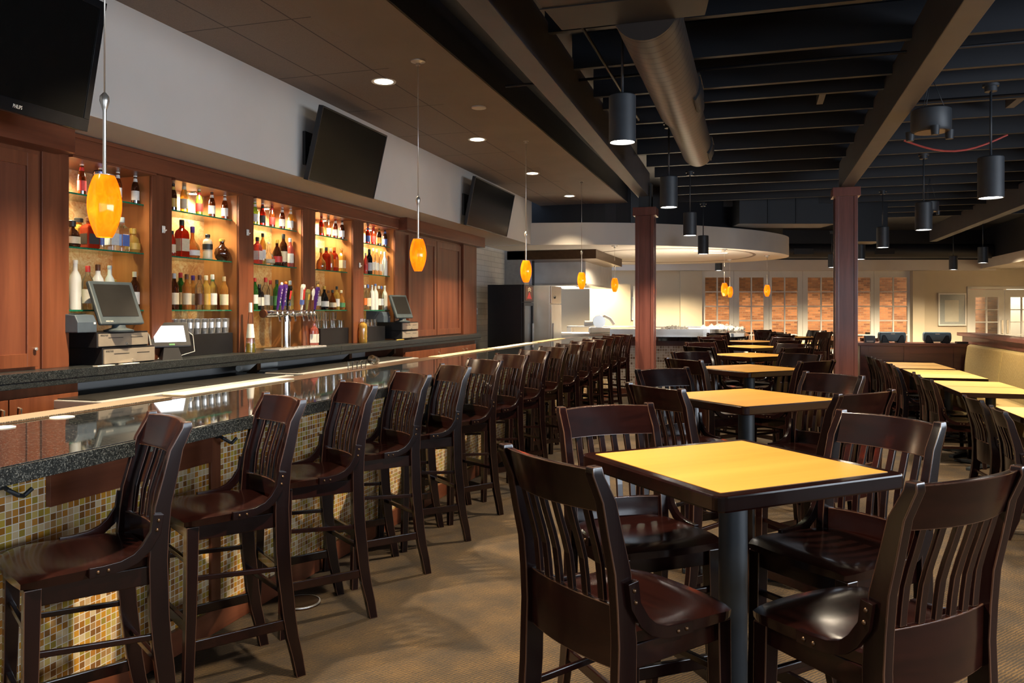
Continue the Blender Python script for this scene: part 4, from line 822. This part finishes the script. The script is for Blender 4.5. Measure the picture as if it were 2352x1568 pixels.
# ------------------------------------------------------------------ chairs: facing +y, seat middle at the origin
def chair_parts(t, sz, bt, high):
    def py(z):      # rear post curve
        pts = [(0, -.275), (sz * .35, -.222), (sz * .7, -.195), (sz, -.190), (sz + .14, -.203), (bt - .10, -.246), (bt, -.282)]
        for (a, ya), (b, yb) in zip(pts, pts[1:]):
            if z <= b + 1e-6:
                q = (z - a) / (b - a); q = q * q * (3 - 2 * q) * .4 + q * .6; return ya + (yb - ya) * q
        return pts[-1][1]
    hx = .197
    for sx in (-1, 1):
        loops = []
        N = 13
        for k in range(N + 1):
            z = bt * k / N; d = .021 + .010 * math.sin(PI * min(1, k / N * 1.05)); y = py(z); x = sx * (hx + .004 * (1 - z / bt)); w = .0165
            if k == N: loops.append([(x - w, y - d * .9, z - .02), (x + w, y - d * .9, z - .02), (x + w, y + d * .75, z - .02), (x - w, y + d * .75, z - .02)]); d *= .68; w *= .88; y -= d * .2
            loops.append([(x - w, y - d, z), (x + w, y - d, z), (x + w, y + d, z), (x - w, y + d, z)])
        MB().loft(loops).build('back_post', ['mahogany', 'wornedge'], t, bevel=.0035, bmat=1, wn=True)
        fx = sx * .182
        MB().loft([[(fx * q - h, .168 + e - h, z), (fx * q + h, .168 + e - h, z), (fx * q + h, .168 + e + h, z), (fx * q - h, .168 + e + h, z)] for z, h, q, e in ((0, .018, 1.06, .02), (sz * .5, .021, 1.02, .006), (sz - .04, .024, 1., 0))]).build('leg', ['mahogany', 'wornedge'], t, bevel=.003, bmat=1)
        # bent side bracket with bolts
        bxx = sx * (hx + .024); path = [(py(sz + .13) + .016, sz + .135), (py(sz + .08) + .020, sz + .075), (-.148, sz + .030), (-.118, sz + .004), (-.075, sz - .012), (-.02, sz - .017), (.02, sz - .017)]
        loops = []
        for i, (y, z) in enumerate(path):
            a, b = path[max(i - 1, 0)], path[min(i + 1, len(path) - 1)]; dx, dz = b[0] - a[0], b[1] - a[1]; l = math.hypot(dx, dz); ny, nz = -dz / l, dx / l; h = .0165
            loops.append([(bxx - .010, y - ny * h, z - nz * h), (bxx + .010, y - ny * h, z - nz * h), (bxx + .010, y + ny * h, z + nz * h), (bxx - .010, y + ny * h, z + nz * h)])
        mb = MB().loft(loops)
        for y, z in ((path[0][0] + .001, sz + .115), (path[1][0] - .003, sz + .085), (-.035, sz - .017), (-.005, sz - .017)): mb.ball((bxx + sx * .010, y, z), .0062, 1, seg=8)
        mb.build('bracket', ['mahogany', 'bronze'], t, bevel=.003, wn=True)
    # saddle seat
    mb = MB(); NX, NY = 14, 14; top = []
    for j in range(NY + 1):
        v = j / NY; y = -.195 + .415 * v; w = .186 + .036 * min(1, v * 1.6); w *= 1 - .10 * max(0, (v - .82) / .18) ** 2.2; row = []
        for i in range(NX + 1):
            s = 2 * i / NX - 1; dip = .017 * (1 - s * s) * math.sin(PI * min(1, v * 1.18)) ** .8 + .012 * max(0, (v - .72) / .28) ** 2 + .005 * max(0, (.1 - v) / .1)
            yy = y - .02 * s * s * max(0, (v - .6) / .4)
            row.append((s * w, yy, sz - dip - .007 * abs(s) ** 8))
        top.append(row)
    n = NX + 1; mb.v += [p for r in top for p in r]; mb.v += [(p[0] * .985, p[1], sz - .036) for r in top for p in r]; o2 = n * (NY + 1)
    for j in range(NY):
        for i in range(NX):
            a = j * n + i; mb.add((a, a + 1, a + n + 1, a + n), 0, True); mb.add((o2 + a, o2 + a + n, o2 + a + n + 1, o2 + a + 1), 0, False)
    rim = [i for i in range(n)] + [j * n + NX for j in range(1, NY + 1)] + [NY * n + i for i in range(NX - 1, -1, -1)] + [j * n for j in range(NY - 1, 0, -1)]
    for a, b in zip(rim, rim[1:] + rim[:1]): mb.add((a, o2 + a, o2 + b, b), 0, False)
    mb.build('seat', 'mahogany_x', t, wn=True)
    mb = MB(); z0, z1 = sz - .10, sz - .038
    mb.box(-.165, .165, .150, .172, z0, z1)
    for sx in (-1, 1): mb.bar((sx * .187, -.18, (z0 + z1) / 2), (sx * .178, .16, (z0 + z1) / 2), .020, z1 - z0)
    mb.build('apron', 'mahogany_x', t, bevel=.003)
    # curved rails between the posts
    def rail(name, z0, z1, sag, th):
        loops = []
        for k in range(13):
            s = 2 * k / 12 - 1; x = s * .184; g = sag * (1 - s * s); crown = .004 * (1 - s * s)
            loops.append([(x, py(z0) - g - th / 2, z0), (x, py(z0) - g + th / 2, z0), (x, py(z1) - g + th / 2, z1 + crown), (x, py(z1) - g - th / 2, z1 + crown)])
        mb = MB(); mb.loft(loops, smooth=False); o = mb.build(name, ['mahogany_x', 'wornedge'], t, bevel=.003, bmat=1, wn=True); return o
    rail('top_rail', bt - .120, bt - .010, .034, .021); rail('lower_rail', sz - .095, sz + .066, .024, .019)
    for k in range(6):
        x = -.137 + .0548 * k; g = 1 - (x / .184) ** 2; loops = []
        for q in range(6):
            z = sz + .07 + (bt - .118 - sz - .07) * q / 5; y = py(z) - (.024 + .010 * q / 5) * g + .003 * math.sin(PI * q / 5)
            loops.append([(x - .012, y - .0065, z), (x + .012, y - .0065, z), (x + .012, y + .0065, z), (x - .012, y + .0065, z)])
        MB().loft(loops).build('slat', ['mahogany', 'wornedge'], t, bevel=.0018, bmat=1)
    # rungs
    def fy(z): return .168 + .02 * (1 - z / sz)
    rungs = []
    if high:
        for sx in (-1, 1): rungs += [((sx * .200, py(.47), .47), (sx * .185, fy(.47), .50), .014, .020), ((sx * .201, py(.22), .235), (sx * .188, fy(.22), .235), .016, .042)]
        rungs += [((-.183, fy(.56), .56), (.183, fy(.56), .56), .016, .02), ((-.187, fy(.31), .31), (.187, fy(.31), .31), .02, .045), ((-.198, py(.36), .36), (.198, py(.36), .36), .016, .022)]
    else:
        for sx in (-1, 1): rungs += [((sx * .200, py(.20), .20), (sx * .186, fy(.2), .20), .015, .024)]
        rungs += [((-.185, fy(.25), .25), (.185, fy(.25), .25), .016, .022), ((-.198, py(.26), .26), (.198, py(.26), .26), .016, .022)]
    for a, b, w, h in rungs: MB().bar(a, b, w, h).build('rung', 'mahogany_x', t, bevel=.003)
hc = thing('bar_stool', 'x', 'bar stool'); chair_parts(hc, .745, 1.172, True); hc['used'] = 0
lc = thing('dining_chair', 'x', 'chair'); chair_parts(lc, .455, .865, False); lc['used'] = 0
def seat_at(proto, bx_, by_, ang, label, group, name=None):
    """bx_, by_: middle of the top rail; ang: heading of the chair's own x axis"""
    a = R(ang); f = (-math.sin(a), math.cos(a)); loc = (bx_ + f[0] * .275, by_ + f[1] * .275, 0)
    if proto['used'] == 0: proto['used'] = 1; proto.location = loc; proto.rotation_euler = (0, 0, a); proto['label'] = label; proto['group'] = group; return proto
    return dup(proto, loc, a, label, group)
YS = [2.25, 2.97, 3.64, 4.34, 5.03, 5.75, 6.48, 7.20, 7.93, 8.71, 9.46, 10.16, 10.85, 11.55, 12.40]
AN = [147, 146, 143, 143, 139, 147, 148, 146, 146, 147, 148, 146, 147, 143, 145]
for i, (y, a) in enumerate(zip(YS, AN)):
    lab = 'dark slatted bar stool turned sideways at the bar, %s from the viewer' % ORD[i]
    seat_at(hc, -1.845 + .205 * math.cos(R(a)), y + .205 * math.sin(R(a)), a, lab, 'bar stools along the bar')

# ------------------------------------------------------------------ high square tables
def rounded(h, r, n=5):
    out = []
    for cx, cy, a0 in ((h - r, h - r, 0), (-h + r, h - r, 90), (-h + r, -h + r, 180), (h - r, -h + r, 270)):
        for k in range(n + 1): a = R(a0 + 90 * k / n); out.append((cx + r * math.cos(a), cy + r * math.sin(a)))
    return out
def table(z, h, border, lam, loc, rz, label, cat, group, dark=.032, name='high_table'):
    t = thing(name, label, cat, (loc[0], loc[1], 0), rz, group)
    MB().prism(rounded(h, .03), z - .046, z).build('tabletop', 'mahogany_x', t, bevel=.006)
    a = h - border; MB().prism(rounded(a, .004), z - .002, z + .0012).build('laminate_inlay', lam, t)
    MB().lathe([(.09, z - .06), (.09, z - .047), (.0, z - .047)], seg=24).lathe([(.046, .05), (.046, z - .06), (.0, z - .06)], seg=28).build('column', 'iron', t)
    mb = MB()
    for k in range(4):
        a = PI / 4 + k * PI / 2; c, s = math.cos(a), math.sin(a); w = .028
        mb.loft([[(c * d - s * w * q, s * d + c * w * q, z0), (c * d + s * w * q, s * d - c * w * q, z0), (c * d + s * w * q, s * d - c * w * q, z1), (c * d - s * w * q, s * d + c * w * q, z1)] for d, z0, z1, q in ((.0, .015, .06, 1.2), (.2, .012, .045, 1.), (.36, .0, .028, .9))])
    mb.build('base', 'iron', t, bevel=.005); return t
TY = [2.71, 4.80, 7.18, 9.30, 11.42, 13.40, 15.75]; TX = [-.07, -.05, -.05, -.05, -.05, -.05, .68]
OFFS = {'front left': (-.50, -.70, -40), 'front right': (.47, -.66, 45), 'rear left': (-.555, .45, -142), 'rear right': (.445, .40, 136)}
SPEC = {(0, 'front left'): (-.52, 2.04, -39.6), (0, 'front right'): (.47, 2.09, 44.9), (0, 'rear left'): (-.567, 3.16, -142), (0, 'rear right'): (.45, 3.14, 136),
        (1, 'front left'): (-.48, 4.05, -42), (1, 'rear left'): (-.575, 5.27, -136), (1, 'front right'): (.485, 4.05, 48), (1, 'rear right'): (.44, 5.14, 137),
        (2, 'front left'): (-.53, 6.35, -44), (2, 'rear left'): (-.56, 7.52, -141), (2, 'front right'): (.44, 6.45, 50), (2, 'rear right'): (.38, 7.45, 139)}
for i, y in enumerate(TY):
    who = ['nearest', 'second nearest', 'third nearest', 'fourth nearest', 'fifth nearest', 'sixth nearest', 'farthest'][i]
    table(1.05, .365, .038 if i == 0 else .013, 'laminate', (TX[i], y), R(42.5 if i == 0 else 45), 'high square table with golden top, %s in the middle row' % who, 'table', 'high tables')
    for k, (dx, dy, a) in OFFS.items():
        X_, Y_, A_ = SPEC.get((i, k), (TX[i] + dx + random.uniform(-.02, .02), y + dy + random.uniform(-.03, .03), a + random.uniform(-4, 4)))
        seat_at(hc, X_, Y_, A_, 'dark slatted high chair at the %s golden table, %s side' % (who, k), 'high chairs around the golden tables')

# ------------------------------------------------------------------ low tables, chairs and booth on the right
LY = [5.65, 6.35, 7.05, 8.90, 9.60, 10.68, 11.38, 12.25, 12.95]
LN = ['nearest', 'second', 'third', 'fourth', 'fifth', 'sixth', 'seventh', 'eighth', 'farthest']
for i, y in enumerate(LY):
    table(.76, .345, .006, 'lowlaminate', (2.22, y), 0, 'low square wood table before the striped booth, %s from the viewer' % LN[i], 'table', 'low booth tables', name='low_table')
    if i > 0: seat_at(lc, 1.66 + random.uniform(-.03, .03), y + random.uniform(-.03, .03), -90 + random.uniform(-5, 5), 'low dark chair facing the booth at the %s low table' % LN[i], 'low chairs facing the booth')
t = thing('booth_bench', 'long banquette upholstered in ribbed olive fabric along the right', 'booth', (2.9, 8.6, 0))
Yb0, Yb1 = -4.6, 4.68
bx('plinth', 'boothwood', -.35, .19, Yb0, Yb1, 0, .30, t)
secs = [(-4.6, -3.1), (-3.1, -1.6), (-1.6, -.1), (-.1, 1.4), (1.4, 2.9), (2.9, Yb1)]
for a, b in secs:
    MB().box(-.42, .12, a + .004, b - .004, .30, .47).build('seat_cushion', 'booth', t, bevel=.04, seg=3)
    MB().loft([[(.02, y, .44), (.20, y, .44), (.20, y, 1.045), (.10, y, 1.045)] for y in (a + .004, b - .004)]).build('back_cushion', 'booth', t, bevel=.05, seg=4)
t = thing('booth_wall', 'dark wooden wall with a wide ledge behind the booth', 'partition', (3.2, 8.8, 0))
bx('panel', 'boothwood', -.09, .09, -4.7, 5.2, 0, 1.15, t); bx('ledge', 'boothwood', -.16, .16, -4.75, 5.28, 1.15, 1.20, t, .006); bx('rail', 'boothwood', -.10, -.09, -4.7, 5.2, 1.045, 1.15, t)
t = thing('service_partition', 'low panelled dark wood partition beside the right column', 'partition', (2.27, 13.46, 0))
bx('body', 'boothwood', -.72, .84, -.05, .45, 0, 1.0, t); bx('top', 'boothwood', -.78, .86, -.10, .50, 1.0, 1.045, t, .006)
for a, b in ((-.71, -.60), (-.10, -.02), (.58, .68)): bx('stile', 'boothwood', a, b, -.07, -.05, .06, 1.0, t, .002)
for a, b in ((-.60, -.10), (-.02, .58), (.68, .83)): bx('rail', 'boothwood', a, b, -.068, -.05, .89, .995, t, .002); bx('rail', 'boothwood', a, b, -.068, -.05, .06, .16, t, .002)
def posback(x, y, rz, lab):
    t = thing('register_terminal', lab, 'cash register screen', (x, y, 1.046), rz, 'registers seen from behind')
    MB().loft([[(-.19 * q, -.10, z0), (.19 * q, -.10, z0), (.19 * q, .06, z0), (-.19 * q, .06, z0)] for q, z0 in ((.96, .02), (1., .06), (1., .13), (.95, .165))]).build('housing', M['tealplastic'], t, bevel=.02, seg=3)
    for sx in (-1, 1): MB().loft([[(sx * .11 - .06, -.125, 0), (sx * .11 + .06, -.125, 0), (sx * .11 + .06, .05, 0), (sx * .11 - .06, .05, 0)], [(sx * .13 - .02, -.105, .12), (sx * .13 + .02, -.105, .12), (sx * .13 + .02, .0, .12), (sx * .13 - .02, .0, .12)]]).build('foot', 'blackplastic', t, bevel=.01)
    bx('badge', 'paper', -.03, .03, -.103, -.1, .135, .145, t); return t
M['tealplastic'] = plain('tealplastic', (.055, .11, .155), .4)
posback(2.02, 13.55, R(4), 'blue grey register seen from behind on the partition, left one'); posback(2.66, 13.6, R(-3), 'blue grey register seen from behind on the partition, right one')
t = thing('receipt_printer', 'small grey printer at the left end of the dark partition', 'printer', (1.70, 13.5, 1.046)); bx('housing', 'slateplastic', -.075, .075, -.07, .07, 0, .11, t, .012); bx('label_plate', 'paper', -.05, .05, -.072, -.07, .01, .03, t)
o = bx('menu_holder', 'blackplastic', 2.9, 3.05, 13.4, 13.55, 1.046, 1.075, None, .004); tag(o, 'small flat black holder at the right end of the dark partition', 'holder')

# ------------------------------------------------------------------ distant low tables and chairs
FT = [(1.15, 20.3, 'low table left of the right column before the glass doors'), (3.4, 18.2, 'low table far right beyond the registers'), (2.6, 21.0, 'low table just right of the right column before the glass doors')]
for x, y, lab in FT: table(.76, .38, .01, 'lowlaminate', (x, y), TH, 'distant ' + lab, 'table', 'distant low tables', name='low_table')
for x, y, a, lab in [(.75, 19.9, 60, 'left of the right column, leftmost of its table'), (1.62, 19.6, 20, 'left of the right column, back turned, nearest'), (1.62, 20.75, -100, 'left of the right column, behind its table'), (3.0, 17.9, -80, 'behind the registers, left of its table'), (3.55, 18.75, 170, 'behind the registers, far side of its table'), (2.2, 20.6, -70, 'right of the right column, left of its table'), (2.7, 21.5, 185, 'right of the right column, far side of its table')]:
    seat_at(lc, x, y, a, 'distant dark low chair ' + lab, 'distant low chairs')
for i, r in enumerate((6.3, 7.35, 8.4, 9.3, 10.2, 11.3)):
    x, y, _ = far(r, 25.0); seat_at(lc, x, y, 17 + random.uniform(-6, 6), 'dark chair behind the glazed doors against the brick wall, %s from left' % ORD[i], 'chairs behind the glass')
for i, r in enumerate((6.8, 8.9, 10.8)):
    x, y, _ = far(r, 25.75); table(.76, .38, .01, 'white', (x, y), TH, 'pale table behind the glazed doors, %s from left' % ORD[i], 'table', 'tables behind the glass', name='low_table')

# ------------------------------------------------------------------ raw bar and kitchen at the end of the bar
t = thing('raw_bar_counter', 'curved raw bar with mosaic front and steel rim beyond the left column', 'bar', (-1, 14.6, 0))
path = smooth_curve([(-2.5, 14.30), (-1.9, 14.42), (-1.2, 14.50), (-.62, 14.62), (-.27, 14.95), (-.12, 15.6), (-.12, 16.6), (-.2, 17.6)], 5)
def off(p, d):
    out = []
    for i, (x, y) in enumerate(p):
        a, b = p[max(i - 1, 0)], p[min(i + 1, len(p) - 1)]; dx, dy = b[0] - a[0], b[1] - a[1]; l = math.hypot(dx, dy); out.append((x - dy / l * d, y + dx / l * d))
    return out
def ribbon(name, m, d0, d1, z0, z1, p=path):
    A, C = off(p, d0), off(p, d1); mb = MB(); mb.loft([[(a[0] + 1, a[1] - 14.6, z0), (c[0] + 1, c[1] - 14.6, z0), (c[0] + 1, c[1] - 14.6, z1), (a[0] + 1, a[1] - 14.6, z1)] for a, c in zip(A, C)]); return mb.build(name, m, t)
ribbon('front_panel', 'mosaic_sheen', .22, .26, .12, .93); ribbon('base_board', 'cherry_x', .20, .26, 0, .12); ribbon('top_rail', 'cherry_x', .20, .26, .90, 1.0); ribbon('countertop', 'granite', 0, .5, 1.0, 1.07); ribbon('steel_rim', 'steel', .42, .50, 1.07, 1.20); ribbon('inner_body', 'brushed', .5, .56, 0, 1.19)
bx('display_bed', 'brushed', -.75, .80, .75, 2.8, .6, 1.12, t)
def heap(name, label, cat, cx, cy, rx, ry, z, m, n, s):
    mb = MB(); rnd = random.Random(n)
    for k in range(n):
        a, q = rnd.uniform(0, 2 * PI), math.sqrt(rnd.random()); x, y = cx + rx * q * math.cos(a), cy + ry * q * math.sin(a); h = z + (1 - q) * .13 * min(1, rx) + rnd.uniform(0, .03)
        mb.lathe([(.0, -.4 * s), (s * rnd.uniform(.7, 1.1), -.1 * s), (s * rnd.uniform(.5, .9), .2 * s), (.0, .35 * s)], (x, y, h), 6, 0, rnd.choice('XYZ'), smooth=False, sx=rnd.uniform(.7, 1.5))
    o = tag(mb.build(name, m), label, cat); o['kind'] = 'stuff'; return o
heap('oyster_shells', 'grey heap of shells on ice in the raw bar right of the left column', 'shells', -1.45, 15.40, .28, .25, 1.16, plain('shellgrey', (.13, .12, .11), .7, 0, .4, 30), 70, .05)
heap('oyster_shells', 'white heap of shells along the right end of the raw bar', 'shells', -.60, 15.95, .38, .75, 1.17, plain('shellwhite', (.62, .58, .52), .6, 0, .2, 30), 150, .055)
tag(bx('serving_box', 'white', -1.72, -1.52, 15.15, 15.3, 1.075, 1.22), 'white box on the raw bar just left of the left column', 'box'); bpy.data.objects['serving_box'].location = (-.45, -.05, 0)
tag(bx('display_bed_lid', 'paper', -1.1, -.55, 15.5, 16.6, 1.125, 1.19), 'pale flat cutting board on the raw bar between the two shell heaps', 'board')
# refrigerators
t = thing('refrigerator', 'black glass-front beer refrigerator at the end of the bar', 'refrigerator', (-4.39, 14.33, 0))
bx('body', 'blackplastic', -.36, .30, -.33, .33, 0, 2.02, t, .008)
mb = MB().box(.30, .345, -.33, .33, 1.70, 2.02).box(.30, .345, -.33, -.27, .12, 1.69).box(.30, .345, .27, .33, .12, 1.69).box(.30, .345, -.27, .27, 1.63, 1.69).box(.30, .345, -.27, .27, .12, .2); d = mb.build('door_frame', 'blackplastic', t, bevel=.004)
bx('glass_door', 'pane', .318, .326, -.27, .27, .2, 1.63, t); bx('sign_panel', 'lbrown', .345, .35, -.26, .26, 1.73, 1.99, t)
s = t.children[-1]; MB().loft([[(.351, -.16, 1.76), (.351, .16, 1.76), (.351, .02, 1.88), (.351, -.02, 1.88)], [(.354, -.16, 1.76), (.354, .16, 1.76), (.354, .02, 1.88), (.354, -.02, 1.88)]]).build('emblem', 'lred', s)
for z in (1.90, 1.935): MB().bar((.353, -.10, z), (.353, .0, z + .03), .003, .02).bar((.353, .0, z + .03), (.353, .10, z), .003, .02).build('emblem', 'lcream', s)
for z in (.5, .8, 1.1, 1.4): bx('shelf', 'white', -.2, .29, -.28, .28, z, z + .01, t)
bx('interior_back', 'white', .29, .302, -.29, .29, .12, 1.69, t)
bx('handle', 'steel', .345, .375, .22, .25, .8, 1.3, t, .004)
t = thing('refrigerator', 'tall stainless steel refrigerator behind the black beer refrigerator', 'refrigerator', (-4.2, 15.18, 0))
bx('body', 'brushed', -.45, .44, -.42, .40, 0, 2.02, t, .006); bx('door', 'brushed', .44, .48, -.41, .39, .1, 1.66, t, .006); bx('control_panel', 'steel', .44, .475, -.41, .39, 1.68, 2.01, t, .004)
c = t.children[-1]; MB().lathe([(.0, 0), (.03, 0), (.026, .02), (.0, .022)], (.475, -.15, 1.80), 16, 0, 'X').build('knob', 'blackplastic', c); bx('handle', 'steel', .48, .51, -.37, -.34, .8, 1.3, t.children[1], .004)
struct(bx('column_pilaster', 'grey', -5.05, -4.62, 16.0, 16.35, 0, 2.79))
t = thing('kitchen_hood', 'large stainless kitchen exhaust hood under the ceiling beyond the refrigerators', 'hood', (-4.2, 18, 0))
bx('canopy_box', 'brushed', -.85, .68, -1.0, 2.3, 2.11, 2.70, t, .006); bx('upper_box', 'bronze', -.80, 1.1, -2.0, 1.3, 2.60, 2.79, t, .006); bx('edge_lip', 'steel', -.86, .70, -1.02, 2.32, 2.09, 2.13, t, .004)
for i in range(3): bx('light_strip', 'ventlight', -.4, .3, -.5 + i * .9, -.2 + i * .9, 2.085, 2.09, t)
o = MB(); 
for dx in (0, .03): o.tube([(-4.58 + dx, 16.5, 0), (-4.58 + dx, 16.5, 2.79)], .012, 8)
tag(o.build('conduit_pair', 'blackplastic'), 'pair of black conduits running up beside the kitchen hood', 'pipe')
t = thing('meat_slicer', 'pale metal slicer standing on the kitchen counter below the hood', 'slicer', (-3.1, 16.4, 1.07), R(20))
bx('base', 'white', -.22, .22, -.14, .14, .0, .12, t, .03); MB().lathe([(.0, 0), (.13, 0), (.135, .02), (.0, .03)], (-.02, -.06, .24), 28, 0, 'Y').build('blade_guard', 'steel', t); MB().tube([(.0, .0, .30), (.10, 0, .36), (.22, 0, .30), (.30, 0, .18)], .035, 10).build('arm', 'white', t); MB().lathe([(.0, 0), (.06, 0), (.06, .2), (.0, .2)], (-.32, 0, .20), 18, 0, 'X').build('hopper', 'white', t)
t = thing('kitchen_counter', 'steel kitchen counter under the hood behind the bar end', 'counter', (-3.2, 16.6, 0)); bx('top', 'steel', -1.0, 1.3, -.4, .45, 1.02, 1.07, t, .004); bx('base', 'brushed', -.95, 1.25, -.35, .4, 0, 1.02, t); bx('shelf', 'steel', -.9, 2.3, 1.1, 1.4, 1.16, 1.19, t); bx('shelf_support', 'brushed', 2.2, 2.3, 1.1, 1.4, 0, 1.16, t); bx('shelf_support', 'brushed', -.9, -.8, 1.1, 1.4, 0, 1.16, t)
for i, (x, y, s) in enumerate([(-2.55, 16.35, .10), (-2.25, 16.5, .07), (-2.02, 16.35, .08)]): tag(bx('food_container', ['white', 'blackplastic', 'paper'][i], x - s, x + s, y - .06, y + .06, 1.071, 1.071 + s * .8, None, .006), '%s container on the kitchen counter, %s from left' % (['white', 'black', 'cream'][i], ORD[i]), 'container', 'kitchen containers')
farbox('pass_panel', 'cream', 2.1, 3.2, F0 - 2.5, F0 - 2.42, 0, 2.25); o = bpy.data.objects['pass_panel']; tag(o, 'large cream panel below the kitchen hood', 'panel')
tag(farbox('service_door_panel', 'doorwhite', 3.28, 3.48, F0 - 2.5, F0 - 2.45, 0, 2.2), 'narrow white panel right of the large cream panel', 'panel')
struct(bx('door_3', 'doorwhite', -5.06, -5.03, 13.15, 13.86, 0, 2.15))
t = thing('thermostat', 'small white thermostat on the pale brick wall by the black refrigerator', 'thermostat', (-5.05, 14.17, 1.53)); bx('case', 'white', 0, .025, -.07, .07, -.06, .06, t, .006); bx('display', 'lgrey', .025, .027, -.04, .03, -.02, .03, t)
# framed picture on the far wall
t = thing('framed_picture', 'white framed picture of a pale grey building on the cream far wall', 'picture', far(13.24, F0 - .02), TH)
mb = MB().box(-.42, .42, -.035, 0, 1.08, 1.12).box(-.42, .42, -.035, 0, 2.02, 2.06).box(-.42, -.38, -.035, 0, 1.12, 2.02).box(.38, .42, -.035, 0, 1.12, 2.02); mb.build('frame', 'white', t, bevel=.004)
bx('artwork', 'lgrey', -.38, .38, -.012, -.002, 1.12, 2.02, t); a = t.children[-1]; bx('print_shape', 'paper', -.22, .2, -.014, -.012, 1.2, 1.85, a); bx('glazing', 'pane', -.38, .38, -.024, -.022, 1.12, 2.02, t)
t = thing('framed_picture', 'narrow framed picture half hidden left of the left column', 'picture', far(3.70, F0 - .02), TH); bx('frame', 'white', -.10, .10, -.03, 0, 1.25, 1.95, t, .004); bx('artwork', 'grey', -.07, .07, -.034, -.03, 1.3, 1.9, t)

# ------------------------------------------------------------------ light
def aim(o, d): o.rotation_euler = Vector(d).to_track_quat('-Z', 'Y').to_euler(); return o
a = light('AREA', (8.9, 1.0, 1.75), 130 * SIDEPOW, COOL, shape='RECTANGLE', size=10.0, size_y=2.0); aim(a, (-1, 0, -.02))
a = light('AREA', (3.6, -4.9, 1.65), 130 * DAYPOW, COOL, shape='RECTANGLE', size=10.0, size_y=2.3); aim(a, (-.12, 1, -.05))
for i in range(2): light('SPOT', (-3.9 + .9 * i, 18.0, 2.05), 60 * KITPOW, NEUT, spot_size=R(150), spot_blend=.5, shadow_soft_size=.15)
for x, y in ((-2.7, 17.2), (-1.4, 20.2)): light('SPOT', (x, y, 2.77), 60 * KITPOW, WARM, spot_size=R(150), spot_blend=.5, shadow_soft_size=.08)
bx('added_light_bar', 'ventlight', -.2, .5, .62, .64, 1.205, 1.225, bpy.data.objects['raw_bar_counter'])  # added glowing strip, an invented fixture for the upward light below
a = light('AREA', (-1.2, 16.6, 1.35), 7 * KITPOW, (1., .80, .56), (PI, 0, 0), shape='RECTANGLE', size=1.6, size_y=1.2)  # added light, brightens the canopy underside from the raw bar
for r in (6.5, 8.3, 10.2, 12.0, 13.6): light('SPOT', far(r, 25.9, 3.3), 130 * BRKPOW, WARM, aim_rot, spot_size=R(120), spot_blend=.8, shadow_soft_size=.1)
light('POINT', far(16.8, 25.3, 2.6), 45 * BRKPOW, NEUT, shadow_soft_size=.2)
for r, f in ((12.0, 20.6), (15.2, 21.2), (9.0, 20.4), (4.6, 22.0), (2.0, 21.0)): light('SPOT', far(r, f, 2.77 if r > 13 or r < 5 else 3.2), 110 * FARPOW * (1.9 if 8 < r < 13 else 1), WARM, spot_size=R(140), spot_blend=.6, shadow_soft_size=.1)
for y in (6.6, 9.8): light('SPOT', (3.6, y, 3.5), 60 * FARPOW, WARM, spot_size=R(110), spot_blend=.7, shadow_soft_size=.1)
w = bpy.data.worlds.new('world'); S.world = w; w.use_nodes = True
bg = w.node_tree.nodes['Background']; bg.inputs[0].default_value = (.55, .68, .9, 1); bg.inputs[1].default_value = WORLDPOW

vs = S.view_settings; vs.view_transform = 'Standard'; vs.look = 'None'; vs.gamma = 1; vs.use_curve_mapping = False; vs.exposure = EXPOSURE
c = S.cycles; c.max_bounces = 8; c.diffuse_bounces = 4; c.glossy_bounces = 4; c.transmission_bounces = 4; c.transparent_max_bounces = 14; c.caustics_reflective = False; c.caustics_refractive = False
c.use_denoising = True; c.sample_clamp_indirect = 4.0
for o in (hc, lc):
    if 'used' in o: del o['used']
for o in list(COL.objects):
    if 'used' in o: del o['used']
